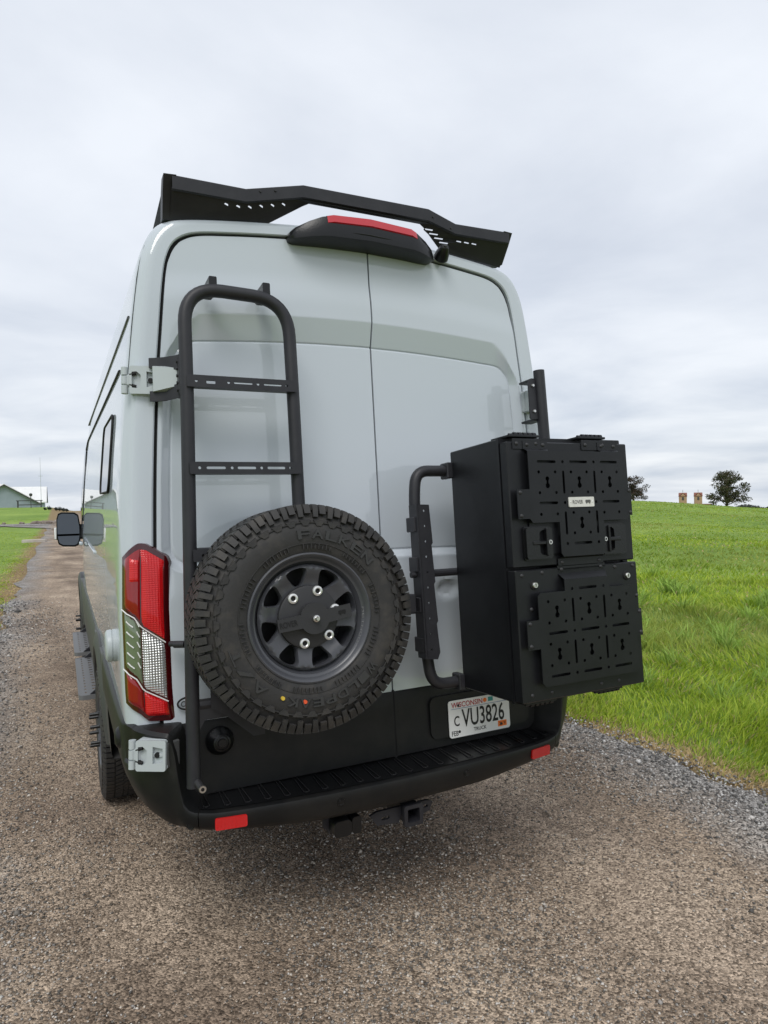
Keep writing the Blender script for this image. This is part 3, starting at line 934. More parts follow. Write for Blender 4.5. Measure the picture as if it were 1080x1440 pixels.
# round rubber stop and bottom stud
mb = MB(); mb.lathe([(0, -.052), (.014, -.052), (.016, -.047), (.022, -.046), (.024, -.05), (.030, -.048), (.034, -.038), (.046, -.026), (.050, -.012)], 28, (-.648, .0, .197))
mb.obj('rubber_stop', 'step_plastic', doorL, 40, LM)
# oval badge sticker, half hidden by the ladder
mb = MB(); ring = [(-.752 + .040 * math.cos(a), .345 + .024 * math.sin(a)) for a in np.linspace(0, 2 * PI, 28, endpoint=False)]
inn = [(-.752 + .034 * math.cos(a), .345 + .018 * math.sin(a)) for a in np.linspace(0, 2 * PI, 28, endpoint=False)]
mb.prism(ring, [inn], -.014, -.0095)
text(mb, 'C', -.778, .335, -.764, .355, -.0145)
mb.obj('badge', 'ink_black', doorL, None, LM)

# licence plate
pl = MB(); pl.prism(rrect(.287, .048, .592, .200, .012), [circ(.335, .178, .004), circ(.335, .070, .004), circ(.545, .070, .004)], -.034, -.030)
plate = pl.obj('licence_plate', 'plate_white', van, 30, LM)
plate['label'] = 'white licence plate with black characters'
PZ, PX = .048, .287
y_t = -.0352
def pt(body, x0, z0, x1, z1, m):
    o = text(MB(), body, PX + x0, PZ + z0, PX + x1, PZ + z1, y_t).obj('lettering', m, plate, None, Matrix.Identity(4), fix=False)
    return o
pt('WISCONSIN', .014, .122, .168, .144, 'ink_red')
pt('VU3826', .062, .038, .276, .113, 'ink_black')
pt('C', .024, .046, .050, .088, 'ink_black')
pt('TRUCK', .118, .014, .182, .029, 'ink_black')
pt('FEB', .010, .008, .042, .028, 'ink_black')
mb = MB(); mb.box(PX + .012, y_t, PZ + .1165, PX + .295, y_t + .002, PZ + .118); mb.obj('rule_line', 'ink_blue', plate, None)
mb = MB(); mb.prism(circ(PX + .181, PZ + .134, .009, 14), [], y_t, y_t + .002); mb.obj('emblem', 'ink_orange', plate, None)
mb = MB(); mb.box(PX + .198, y_t, PZ + .126, PX + .222, y_t + .002, PZ + .144); mb.obj('emblem', 'ink_teal', plate, None)
mb = MB(); mb.box(PX + .242, y_t, PZ + .012, PX + .286, y_t + .002, PZ + .036); stk = mb.obj('sticker', 'ink_orange', plate, None)
text(MB(), '26', PX + .248, PZ + .017, PX + .265, PZ + .031, y_t - .0006).obj('lettering', 'ink_black', plate, None, fix=False)
text(MB(), 'W', PX + .270, PZ + .018, PX + .281, PZ + .031, y_t - .0006).obj('lettering', 'ink_black', plate, None, fix=False)
for x_, z_ in ((.335, .178), (.335, .070), (.545, .070)):
    MB().lathe([(0, -.0375), (.004, -.0372), (.006, -.035), (.006, -.033)], 10, (x_, 0, z_)).obj('plate_screw', 'hub', plate, 40)

# ------------------------------------------------ bumper
HALF = [(0, -.195), (.3, -.190), (.55, -.172), (.70, -.150), (.79, -.118), (.872, -.072), (.928, -.012), (.956, .055), (.967, .13), (.972, .25), (.975, .5), (.976, .85), (.976, 1.18)]
half = crom(HALF, 132)
half = [tuple(p) for p in half]
def zt_(x, y):
    if y > .04: return .888
    return itp(x, [0, .70, .765, .785, .800, .812, .822, .832, .845, 1], [.607, .612, .618, .628, .655, .73, .82, .866, .880, .888])
def zb_(x, y):
    return itp(x, [0, .35, .6, .75, .85, .93, .955], [.500, .506, .528, .546, .562, .580, .595]) + .03 * sstep(.2, 1.1, y)
def bumper_rows(lst):
    n = len(lst); sec = []
    for i, (x_, y_) in enumerate(lst):
        a, b_ = lst[max(i - 1, 0)], lst[min(i + 1, n - 1)]
        tx, ty = b_[0] - a[0], b_[1] - a[1]; l_ = math.hypot(tx, ty); nx_, ny_ = ty / l_, -tx / l_     # outward
        zt, zb = zt_(abs(x_), y_), zb_(abs(x_), y_)
        H = zt - zb
        step_w = itp(abs(x_), [0, .79, .81, 1], [.21, .20, .13, .13]) if y_ < .04 else .12
        cornr = sstep(.8, .95, abs(x_))
        P = []
        fa, fb, fc = (lerp(.62, (.738 - zb) / H, cornr), lerp(.66, (.748 - zb) / H, cornr), lerp(.70, (.756 - zb) / H, cornr))
        pk = cornr * (1 - sstep(.04, .16, y_))
        for f_, ins in ((0.0, .10), (0.0, .030), (.10, .012), (.30, .002), (fa, 0.0), (fb, .004 * pk), (fc, .020 * pk), (lerp(.85, .93, cornr), .016 * pk), (.965, .004 + .010 * pk), (1.0, .014 + .012 * pk), (1.0, .03 + .01 * pk), (1.0, step_w)):
            ins2 = ins + cornr * .028 * (1 - min(1, f_ / .45)) + .006 * (1 - f_)
            P.append((x_ - nx_ * ins2, y_ - ny_ * ins2, zb + H * f_))
        sec.append(P)
    return sec
cut = next(i for i, p in enumerate(half) if p[0] > .752)
full = [(-p[0], p[1]) for p in half[1:cut + 1][::-1]] + half[:cut + 1]
bumper = MB().grid(bumper_rows(full)).obj('bumper', 'plastic', van, 35)
bumper['label'] = 'black plastic rear step bumper'
for s in (-1, 1):
    seg = half[cut:]
    seg = [(half[cut][0] + .003, half[cut][1] + .001)] + seg[1:]
    seg = [(s * p[0], p[1]) for p in seg]
    if s < 0: seg = seg[::-1]
    MB().grid(bumper_rows(seg)).obj('bumper_corner', 'plastic', bumper, 35)
# ribs on the step
rib = MB()
for s in (-1, 1):
    rib.box(-.0016, -.075, 0, .0016, .060, .004, .001, Matrix.Translation((s * .0075, 0, 0)) @ Matrix.Rotation(s * R_(2.2), 4, 'Z'))
rib.tube([(-.0065 * math.cos(a) * 1.0, -.073 - .006 * math.sin(a), .0022) for a in np.linspace(0, PI, 7)], .0018, 6)
ribme = rib.mesh('tread_rib', 'rib_plastic', 30)
pad = MB().grid([[(x_, y_, itp(abs(x_), [0, .70, .765], [.607, .612, .618]) + .0025) for x_ in np.linspace(-.745, .745, 40)] for y_ in (-.01, -.06)])
padr = []
for k in range(2):
    padr.append([(x_, (itp(abs(x_), [h_[0] for h_ in HALF[:6]], [h_[1] for h_ in HALF[:6]]) + .024) if k == 0 else .005, itp(abs(x_), [0, .70, .765], [.607, .612, .618]) + .003) for x_ in np.linspace(-.745, .745, 40)])
MB().grid(padr).obj('step_pad', 'step_plastic', bumper, 30)
for k in range(22):
    x_ = -.72 + 1.44 * k / 21
    o = bpy.data.objects.new('tread_rib', ribme); COL.objects.link(o); o.parent = bumper
    yb = itp(abs(x_), [h_[0] for h_ in HALF[:6]], [h_[1] for h_ in HALF[:6]])
    o.location = (x_, yb + .115, itp(abs(x_), [0, .70, .765], [.607, .612, .618]) + .0035)
# reflectors, parking sensors
def on_bumper(x_):
    y_ = itp(abs(x_), [h_[0] for h_ in HALF[:7]], [h_[1] for h_ in HALF[:7]])
    dy_ = (itp(abs(x_) + .02, [h_[0] for h_ in HALF[:7]], [h_[1] for h_ in HALF[:7]]) - itp(abs(x_) - .02, [h_[0] for h_ in HALF[:7]], [h_[1] for h_ in HALF[:7]])) / .04
    return y_, math.atan(dy_) * (1 if x_ > 0 else -1)
for x_ in (-.650, .650):
    y_, a = on_bumper(x_)
    Mx = Matrix.Translation((x_, y_, .574)) @ Matrix.Rotation(a, 4, 'Z')
    MB().prism(rrect(-.053, -.020, .053, .020, .007), [], -.006, .01).obj('reflector', 'reflector', bumper, 30, Mx)
for x_ in (-.775, -.265, .265, .775):
    y_, a = on_bumper(x_)
    Mx = Matrix.Translation((x_, y_ + (.002 if abs(x_) < .5 else .010), .572)) @ Matrix.Rotation(a, 4, 'Z')
    MB().lathe([(0, -.005), (.0085, -.005), (.0095, -.003), (.0105, -.0035), (.0135, -.0035), (.0150, .002)], 20).obj('parking_sensor', 'step_plastic', bumper, 40, Mx)

# towing receiver and trailer socket below the bumper
mb = MB()
mb.prism(rrect(-.034, -.034, .034, .034, .008), [rrect(-.025, -.025, .025, .025, .005)], -.15, .12)
mb.prism(rrect(-.040, -.040, .040, .040, .009), [rrect(-.0255, -.0255, .0255, .0255, .005)], -.156, -.138)
tow = mb.obj('tow_receiver', 'powder', van, 30, Matrix.Translation((.040, -.01, .445)))
tow['label'] = 'square tow hitch receiver under the bumper'
mb = MB()
mb.tube([(-.45, .16, .06), (.40, .16, .06)], .032, 14)
mb.prism([(-.17, .02), (-.14, -.022), (-.05, -.030), (-.036, .0), (-.036, .03), (-.14, .03)], [hslot(-.105, 0, .035, .014)], -.125, -.113)
mb.prism([(.036, .03), (.036, .0), (.05, -.020), (.085, -.012), (.10, .02), (.08, .03)], [hslot(.068, .008, .02, .012)], -.125, -.113)
mb.obj('hitch_bar', 'powder', tow, 30)
mb = MB(); mb.prism([(-.075, .05), (-.075, -.01), (-.04, -.04), (.055, -.04), (.065, .05)], [], .02, .03)
sock = mb.obj('socket_bracket', 'powder', van, 30, Matrix.Translation((-.232, -.13, .462)))
mb = MB(); mb.prism(rrect(-.052, -.032, .018, .026, .018), [], -.035, .02); mb.prism(rrect(.021, -.034, .058, .028, .012), [], -.03, .02)
mb.obj('trailer_socket', 'step_plastic', sock, 40)

# ------------------------------------------------ side cladding with wheel arches, sliding along both flanks
AX_R, AX_F, WR = 1.70, 5.35, .378
def arch_z(y_):
    z_ = .46
    for a in (AX_R, AX_F):
        if abs(y_ - a) < .47: z_ = max(z_, .378 + math.sqrt(max(0, .47 ** 2 - (y_ - a) ** 2)))
    return z_
for s in (-1, 1):
    ys_ = sorted(set(list(np.linspace(.95, 6.0, 90)) + [a + .47 * math.sin(t_) for a in (AX_R, AX_F) for t_ in np.linspace(-PI / 2, PI / 2, 25)]))
    rows = []
    for y_ in ys_:
        zl = min(arch_z(y_), .862); f_ = 1 - .10 * sstep(5.6, 6.2, y_)
        near = max(0, 1 - min(abs(math.hypot(y_ - a, 0) - .47) for a in (AX_R, AX_F)) / .12)
        r_ = []
        for t_, o_ in ((0, -.05), (0, .014), (.06, .022), (.5, .018), (.94, .014), (1.0, .004), (1.0, -.03)):
            z_ = zl + (.884 - zl) * t_
            r_.append((s * (hw(z_) + o_) * f_, y_, z_))
        rows.append(r_)
    MB().grid(rows).obj('side_cladding', 'clad_grey', van, 35)
    # rolled wheel-arch flares
    for a in (AX_R, AX_F):
        ang = np.linspace(R_(8), R_(172), 30)
        rr = []
        for t_ in ang:
            r_ = []
            for rad, o_ in ((.455, -.04), (.455, .026), (.462, .034), (.50, .032), (.545, .012), (.55, -.01)):
                z_ = .378 + rad * math.sin(t_)
                r_.append((s * (hw(max(.42, min(z_, 1.2))) + o_), a + rad * math.cos(t_), z_))
            rr.append(r_)
        MB().grid(rr).obj('wheel_arch', 'clad_grey', van, 35)
    # crease moulding along the flank and the roof-rail gutter
    MB().tube([(s * (hw(2.35) + .001) + SH(2.35), y_, 2.35) for y_ in np.linspace(.3, 4.2, 12)], .006, 8).obj('roof_gutter', 'clad_grey', van, 40)
    # black seal line along the top of the flank panel, dropping to the cab door
    P = fillet([(0, .52, 2.185), (0, 4.05, 2.185), (0, 4.50, 2.02), (0, 4.56, 1.42)], .35, 8)
    P2 = []
    for q0, q1 in zip(P[:-1], P[1:]):
        for k in range(6): P2.append(q0.lerp(q1, k / 6))
    MB().tube([(s * (hw(q.z) * (1 if q.y < 4.2 else .996) + .002) + SH(q.z), q.y, q.z) for q in P2], .007, 6).obj('panel_seal', 'seal', van, 40)
    # small opening vent window with a black frame
    fr = rrect(.66, 1.70, 1.30, 2.03, .06, 6)
    MB().tube([(s * (hw(z_) + .006) + SH(z_), y_, z_) for y_, z_ in fr], .005, 8, closed=True).obj('vent_window_frame', 'seal', van, 40)
    rows = [[(s * (hw(z_) + .006) + SH(z_), y_, z_) for y_ in np.linspace(.665, 1.295, 4)] for z_ in np.linspace(1.705, 2.025, 6)]
    MB().grid(rows, flip=(s > 0)).obj('vent_window', 'glass', van, 40, fix=False)
    # cab door glass
    pts = [(4.22, 1.42), (5.30, 1.42), (5.22, 1.62), (4.86, 2.05), (4.62, 2.16), (4.22, 2.18)]
    rows = []
    for z_ in np.linspace(1.42, 2.16, 10):
        ye = itp(z_, [1.42, 1.62, 2.05, 2.16], [5.28, 5.15, 4.80, 4.62])
        rows.append([(s * (hw(z_) + .0045) * (1 if y_ < 4.5 else 1 - .012 * (y_ - 4.5)) + SH(z_), y_, z_) for y_ in np.linspace(4.2, ye, 6)])
    MB().grid(rows, flip=(s > 0)).obj('cab_window', 'glass', van, 40, fix=False)
    # door handle
    MB().box(-.014, -.10, -.016, .014, .10, .016, .008).obj('door_handle', 'paint', van, 40, Matrix.Translation((s * (hw(1.3) + .022), 4.05, 1.30)))
    # sliding-door track moulding
    MB().box(-.006, -.9, -.008, .006, .9, .008, .003).obj('door_track', 'paint', van, 40, Matrix.Translation((s * (hw(1.33) + .003), 2.8, 1.36)))
# windscreen and nose details
mb = MB(); mb.grid([[(x_, itp(z_, [1.62, 2.45], [5.60, 4.74]) + .02 + .0 * x_, z_ + .02) for x_ in np.linspace(-.72, .72, 8)] for z_ in np.linspace(1.68, 2.36, 6)])
mb.obj('windscreen', 'glass', van, 40, fix=False)
mb = MB(); mb.box(-.60, 6.20, .46, .60, 6.36, .86, .05); mb.obj('front_bumper', 'plastic', van, 30)

# round inlet cap on the flank just ahead of the tail light
mb = MB(); mb.lathe([(0, -.040), (.050, -.040), (.058, -.034), (.060, -.022), (.060, -.020), (.057, -.019), (.057, -.016), (.060, -.015), (.060, .01)], 32, axis='x')
cap = mb.obj('inlet_cap', 'hinge_grey', van, 40, Matrix.Translation((-hw(1.12) + .002, .30, 1.12)))
# dark round cap low on the bumper side
mb = MB(); mb.lathe([(0, -.032), (.022, -.032), (.035, -.024), (.050, -.004), (.056, .01)], 28, axis='x')
mb.obj('bumper_cap', 'plastic', van, 40, Matrix.Translation((-.952, .21, .80)))

# ------------------------------------------------ tail lights wrapping the corners
TL_T = np.linspace(0.30, 0.965, 26)
def corner_xy(t_, z_, out):
    """point on the rear corner at height z, pushed `out` metres outward"""
    def raw(tt):
        zz_ = [a[1] for a, b_ in TAB]
        xo = itp(z_, zz_, [a[0] for a, b_ in TAB]); xb = hw(z_)
        off = itp(tt, [q[0] for q in ST[2:]] + [1.3], [q[1] for q in ST[2:]] + [.45])
        return xo + (xb - xo) * min(tt, 1.0), rear0(z_) + bow(xo) + off
    a, b_ = raw(t_ - .02), raw(t_ + .02); p = raw(t_)
    tx, ty = b_[0] - a[0], b_[1] - a[1]; l_ = math.hypot(tx, ty) or 1
    return p[0] + ty / l_ * out, p[1] - tx / l_ * out
def tl_patch(side, tfun0, tfun1, z0, z1, zfun, out, n_u=18, n_v=26):
    """patch between corner parameters t0..t1 and heights from zfun; back edges folded in"""
    rows = []
    for j in range(n_v + 1):
        v = j / n_v; r_ = []
        for i in range(n_u + 1):
            u = i / n_u
            t_ = tfun0(v) + (tfun1(v) - tfun0(v)) * u
            z_ = zfun(u, v)
            edge = min(u, 1 - u, v, 1 - v)
            o_ = out * (1 - .35 * (1 - min(1, edge * n_u / 1.5)))
            x_, y_ = corner_xy(t_, z_, o_)
            r_.append((side * x_, y_, z_))
        rows.append(r_)
    mb = MB(); mb.grid(rows)
    def inner(p):
        return (p[0] * .985, p[1] + .02, p[2])
    loop = rows[0] + [r_[-1] for r_ in rows[1:]] + rows[-1][-2::-1] + [r_[0] for r_ in rows[-2:0:-1]]
    mb.grid([loop + [loop[0]], [inner(p) for p in loop] + [inner(loop[0])]])
    return mb
for s in (-1, 1):
    ztop = lambda u: itp(u, [0, .06, .55, .70, .80, 1.0], [1.440, 1.462, 1.508, 1.512, 1.505, 1.462])
    zbot = lambda u: itp(u, [0, .08, .60, 1.0], [.900, .890, .898, .960])
    tl = tl_patch(s, lambda v: -.37, lambda v: .84, 0, 0, lambda u, v: lerp(zbot(u), ztop(u), v), .018).obj('tail_light', 'red_rim', van, 40)
    U0, U1, UM = .13, .935, .66                   # inner lens limits in u; UM = fold between rear and side face
    T = lambda u: -.37 + 1.21 * u
    up_lo = lambda u: itp(u, [0, UM, 1], [1.150, 1.222, 1.300])
    lo_hi = lambda u: itp(u, [0, UM, 1], [.950, 1.008, 1.100])
    def lens(name, m, ua, ub, lo, hi, out):
        return tl_patch(s, lambda v: T(ua), lambda v: T(ub), 0, 0, lambda u, v: lerp(lo(lerp(ua, ub, u)), hi(lerp(ua, ub, u)), v), out, 10, 16).obj(name, m, tl, 40)
    zt_in = lambda u: ztop(u) - .022 - .02 * (u < .1); zb_in = lambda u: zbot(u) + .020
    lens('upper_red_lens', 'red_lens', U0, UM, lambda u: up_lo(u) + .004, zt_in, .026)
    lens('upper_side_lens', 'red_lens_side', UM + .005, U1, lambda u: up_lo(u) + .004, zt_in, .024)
    lens('clear_lens', 'clear_lens', U0, UM, lambda u: lo_hi(u) + .004, lambda u: up_lo(u) - .003, .026)
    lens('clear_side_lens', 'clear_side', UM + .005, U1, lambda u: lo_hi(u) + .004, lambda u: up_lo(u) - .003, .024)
    lens('lower_red_lens', 'red_lens', U0, UM, zb_in, lambda u: lo_hi(u) - .003, .026)
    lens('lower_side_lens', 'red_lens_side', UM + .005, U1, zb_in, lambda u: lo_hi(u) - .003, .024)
    lens('red_bar', 'red_lens', .70, .86, lambda u: 1.37, lambda u: 1.462, .027)
    # bright edge lines of the clear section and white strokes painting in LED reflections
    for fz in (up_lo, lo_hi):
        P = []
        for u in np.linspace(U0, U1, 14):
            x_, y_ = corner_xy(T(u), fz(u), .0275); P.append((s * x_, y_, fz(u)))
        MB().tube(P, .0022, 6).obj('lens_edge', 'lens_white', tl, 40)
    for k in range(5):
        for q in range(2):
            P = []
            for w_ in (0, .5, 1):
                u = .71 + .11 * q + .06 * w_; z_ = 1.085 + .035 * k + .020 * w_
                x_, y_ = corner_xy(T(u), z_, .0262); P.append((s * x_, y_, z_))
            MB().tube(P, .0022, 5).obj('reflection_stroke', 'lens_white', tl, 40)
    # black locking pin standing out across the lamp (left only)
    if s < 0:
        mb = MB(); mb.tube([(-.81, .005, 1.163), (-.735, -.075, 1.170)], .010, 12); mb.tube([(-.80, -.026, 1.1656), (-.77, -.053, 1.168)], .0125, 12)
        mb.obj('holding_pin', 'powder', van, 40)

# ------------------------------------------------ hinges
def hinge(parent, Mx, name='door_hinge'):
    mb = MB()
    mb.prism(rrect(-.044, -.050, .058, .050, .008), [[(-.036, -.028), (-.020, -.030), (-.006, -.018), (-.006, .018), (-.020, .030), (-.036, .028)], [(.014, .030), (.014, -.026), (.048, -.020), (.048, .024)]], -.020, -.006)
    mb.box(-.044, -.006, -.05, .058, .03, .05, .006)
    mb.box(-.070, -.012, -.022, -.030, .012, .022, .006)
    for z_ in (-.033, .0, .033):
        mb.tube([(-.062, -.004, z_ - .014), (-.062, -.004, z_ + .014)], .012, 14)
    h_ = mb.obj(name, 'hinge_grey', parent, 35, Mx)
    for q in (1, -1): MB().tube([(-.044, -.015, q * .018), (-.022, -.015, q * .024)], .006, 8).obj('hinge_pin', 'seal', h_, 40)
    MB().lathe([(0, -.013), (.009, -.013), (.010, -.004)], 12, (.026, 0, .0)).obj('hinge_bolt', 'seal', h_, 40)
    mb = MB(); mb.box(-.03, -.012, -.006, .012, -.004, .006, .002, Matrix.Translation((.034, 0, .0))); mb.obj('hinge_link', 'hinge_grey', h_, 40)
    return h_
for s, prn in ((-1, doorL), (1, doorR)):
    for z_, x_, ang in ((2.085, .862, 14), (.815, .890, 30)):
        Mx = Matrix.Translation((s * x_, rear0(z_) + (.012 if z_ > 1 else -.078), z_)) @ Matrix.Rotation(-s * R_(-ang), 4, 'Z') @ Matrix.Rotation(-LEAN, 4, 'X')
        if s > 0: Mx = Mx @ Matrix.Scale(-1, 4, (1, 0, 0))
        hinge(van, Mx)
    # hinge strap on the lower corner
    MB().box(-.025, -.008, -.043, .028, .004, .043, .004).obj('hinge_strap', 'clad_grey', prn, 35, Matrix.Translation((s * .826, -.078, .812)) @ Matrix.Rotation(s * R_(-20), 4, 'Z'))

# ------------------------------------------------ ladder on the left-hand door (leaning frame: y out of the door is negative)
def tz(zw, y_l=-.12): return (zw - .6 + y_l * .0802) / .9968
LX0, LX1 = -.735, -.352
ly = -.125
ltop = tz(2.405)
path = fillet([(LX0 - .028, ly, tz(.70)), (LX0, ly, tz(2.0)), (LX0 + .002, ly, ltop), (LX1 - .006, ly, ltop - .012), (LX1, ly, tz(2.0)), (LX1 + .004, ly, tz(.98))], .135, 10)
lad = MB().tube(path, .0235, 16).obj('ladder', 'powder', van, 60, LM)
lad['label'] = 'black tubular ladder with slotted flat rungs'
def rung(z_, holes):
    mb = MB()
    x0, x1 = LX0 - .006, LX1 + .006
    mb.prism(rrect(x0, z_ - .021, x1, z_ + .021, .004), holes(z_), -.158, -.154)
    mb.box(x0 + .01, -.156, z_ + .017, x1 - .01, -.095, z_ + .021, .001)
    mb.box(x0 + .01, -.156, z_ - .021, x1 - .01, -.125, z_ - .0175, .001)
    return mb.obj('rung', 'powder', lad, 30)
def rholes(z_):
    h = []
    for k, x_ in enumerate((-.708, -.597, -.492, -.385)): h.append(circ(x_, z_, .0052, 8))
    for x_ in (-.652, -.545, -.438): h.append(hslot(x_, z_, .066, .009))
    return h
def rholes2(z_):
    h = []
    for k, x_ in enumerate((-.708, -.597, -.492, -.385)): h.append(circ(x_, z_, .0052, 8))
    h.append(rrect(-.674, z_ - .008, -.643, z_ + .006, .003)); h.append(hslot(-.545, z_, .066, .007)); h.append(hslot(-.438, z_, .066, .007))
    return h
rung(tz(2.068, -.158), rholes2); rung(tz(1.768, -.158), rholes)
rung(tz(1.47, -.158), rholes)
# rubber-tipped stand-offs at the top, brackets to the hinge
for x_ in (-.632, -.438):
    mb = MB(); mb.box(x_ - .014, -.135, tz(2.445, -.06) - .052, x_ + .014, -.045, tz(2.445, -.06), .003); mb.box(x_ - .017, -.046, tz(2.445, -.06) - .05, x_ + .017, -.026, tz(2.445, -.06) + .004, .006)
    mb.obj('stand_off', 'step_plastic', lad, 30)
def strap(z0, z1, sgn):
    """bent arm reaching from the ladder to the hinge"""
    mb = MB(); rows = []
    for x_, y_, a, b_ in ((-.748, -.118, .0, .052), (-.765, -.085, .004, .054), (-.795, -.048, .012, .056), (-.826, -.030, .018, .056), (-.845, -.026, .020, .055)):
        rows.append([(x_, y_, z0 + sgn * a), (x_, y_, z0 + sgn * b_), (x_, y_ + .008, z0 + sgn * b_), (x_, y_ + .008, z0 + sgn * a), (x_, y_, z0 + sgn * a)])
    mb.grid(rows)
    return mb.obj('hinge_arm', 'powder', lad, 40)
zc = tz(2.09, -.08)
strap(zc + .022, 0, 1); strap(zc - .022, 0, -1)
mb = MB(); mb.prism([(-.835, -.045), (-.785, -.045), (-.752, -.03), (-.752, .03), (-.785, .045), (-.835, .045)], [], -.040, -.028, fn=lambda x, y, z: (x, y - .05 * sstep(-.80, -.75, x), z + zc))
mb.obj('hinge_plate', 'hinge_grey', lad, 30)
mb = MB(); mb.box(-.760, -.128, zc - .072, -.742, -.06, zc + .072, .004)
for k in range(5): mb.tube([(-.751, -.10, zc - .05 + .025 * k), (-.765, -.10, zc - .05 + .025 * k)], .006, 8)
mb.obj('clamp_bracket', 'powder', lad, 30)
# stud at the foot of the ladder
mb = MB(); z_ = tz(.715, -.15)
mb.tube([(LX0 - .02, -.14, z_ + .008), (LX0 - .012, -.175, z_ - .004)], .012, 14); mb.obj('foot_stud', 'hub', lad, 40)
mb = MB(); mb.lathe([(.006, -.012), (.0115, -.012), (.0125, -.008), (.0125, 0)], 16, (LX0 - .010, -.176, z_ - .006)); mb.obj('stud_tip', 'silver', lad, 40)
# tyre mount: tubes from the ladder to the wheel and a backing plate
mb = MB()
for zw in (1.475, .965):
    z_ = tz(zw, -.12); mb.tube([(LX0, -.122, z_), (LX1, -.122, z_)], .019, 12)
mb.box(-.52, -.175, tz(1.13), -.27, -.140, tz(1.40), .006)
mb.prism([(-.70, tz(.955)), (-.70, tz(1.10)), (-.52, tz(1.2)), (-.52, tz(.84)), (-.56, tz(.84)), (-.66, tz(.93))], [circ(-.63, tz(.985), .005, 8)], -.150, -.144)
mb.prism([(-.74, tz(.880)), (-.72, tz(.915)), (-.62, tz(.915)), (-.62, tz(.985)), (-.74, tz(.985))], [], -.135, -.128)
mb.obj('tyre_mount', 'powder', lad, 30)
MB().box(-.02, -.18, tz(1.20), .09, -.13, tz(1.275), .006).obj('latch_block', 'powder', lad, 30)

# ------------------------------------------------ carrier frame for the box on the right-hand door
cy_ = -.155
cp = fillet([(.285, cy_, tz(1.757, cy_)), (.130, cy_, tz(1.757, cy_)), (.115, cy_, tz(1.65, cy_)), (.133, cy_, tz(1.04, cy_)), (.150, cy_, tz(.918, cy_)), (.29, cy_, tz(.918, cy_))], .13, 9)
car = MB().tube(cp, .0225, 14).obj('carrier_frame', 'powder', van, 60, LM)
car['label'] = 'black tube frame holding the storage box off the door'
# slotted strip clamped to the upright
holes = [circ(.125, tz(1.60 - .059 * k, -.2), .0045, 8) for k in range(10)]
mb = MB()
zA, zB = tz(1.625, -.2), tz(1.035, -.2)
mb.prism([(.098, zA), (.148, zA - .002), (.156, zA - .15), (.150, zA - .16), (.158, zA - .30), (.152, zA - .31), (.160, zB + .14), (.154, zB + .13), (.162, zB + .02), (.150, zB - .006), (.106, zB), (.104, zB + .02)], holes, -.212, -.207)
mb.prism([(.092, zA), (.1, zA), (.108, zB), (.098, zB)], [], -.212, -.15)
for k in range(4):
    z_ = zA - .06 - .155 * k
    mb.box(.086 + .003 * k, -.20, z_ - .045, .096 + .003 * k, -.13, z_ + .012, .003)
mb.obj('slotted_strip', 'powder', car, 30)
mb = MB()
for zw in (1.757, .918):
    z_ = tz(zw, cy_); MB().box(.258, cy_ - .030, z_ - .032, .285, cy_ + .03, z_ + .032, .004).obj('frame_clamp', 'powder', car, 30)
mb.tube([(.10, -.16, tz(1.352, -.16)), (.30, -.16, tz(1.352, -.16))], .015, 12)
mb.tube([(.075, -.17, tz(1.352, -.16)), (.11, -.17, tz(1.352, -.16))], .012, 12)
mb.obj('cross_tube', 'powder', car, 30)
# hinge-side upright standing above the box
mb = MB(); mb.tube([(.806, -.115, tz(2.21)), (.836, -.115, tz(.95))], .025, 16); mb.obj('hinge_upright', 'powder', car, 60)
mb = MB(); mb.prism(rrect(.745, tz(1.99), .790, tz(2.17), .01), [circ(.765, tz(2.14), .006, 8), circ(.765, tz(2.025), .006, 8)], -.115, -.107)
mb.box(.765, -.11, tz(1.985), .82, -.02, tz(1.995), .002); mb.box(.765, -.11, tz(2.165), .82, -.02, tz(2.175), .002)
mb.obj('upright_bracket', 'powder', car, 30)
for zw in (2.14, 2.025): MB().lathe([(0, -.124), (.006, -.124), (.008, -.116)], 10, (.765, 0, tz(zw))).obj('bracket_bolt', 'silver', car, 40)

# ------------------------------------------------ high-mount brake light and reversing camera
cx_ = .020
mb = MB()
secs = []
for x_, dz0, dz1, d_ in ((-.326, .0, .006, .01), (-.322, -.014, .020, .035), (-.305, -.022, .036, .055), (-.25, -.024, .066, .078), (-.20, -.024, .088, .090), (-.17, -.024, .094, .093), (0, -.024, .100, .096), (.19, -.024, .094, .093), (.22, -.024, .086, .090), (.265, -.024, .060, .078), (.305, -.022, .036, .055), (.322, -.014, .020, .035), (.326, .0, .006, .01)):
    zb0 = 2.700 - .05 * (x_ / .6) ** 2; y0 = .168
    lo_, hi_ = zb0 + dz0, zb0 + dz1 * .82
    secs.append([(cx_ + x_, y0 + .05, lo_), (cx_ + x_, y0 - d_ * .70, lo_ + .002), (cx_ + x_, y0 - d_ * .96, lo_ + (hi_ - lo_) * .14), (cx_ + x_, y0 - d_, lo_ + (hi_ - lo_) * .58), (cx_ + x_, y0 - d_ * .86, lo_ + (hi_ - lo_) * .95), (cx_ + x_, y0 - d_ * .70, hi_), (cx_ + x_, y0 + .10, hi_ + .003)])
mb.grid(secs)
bl = mb.obj('brake_light_housing', 'step_plastic', van, 45)
mb = MB(); rr_ = []
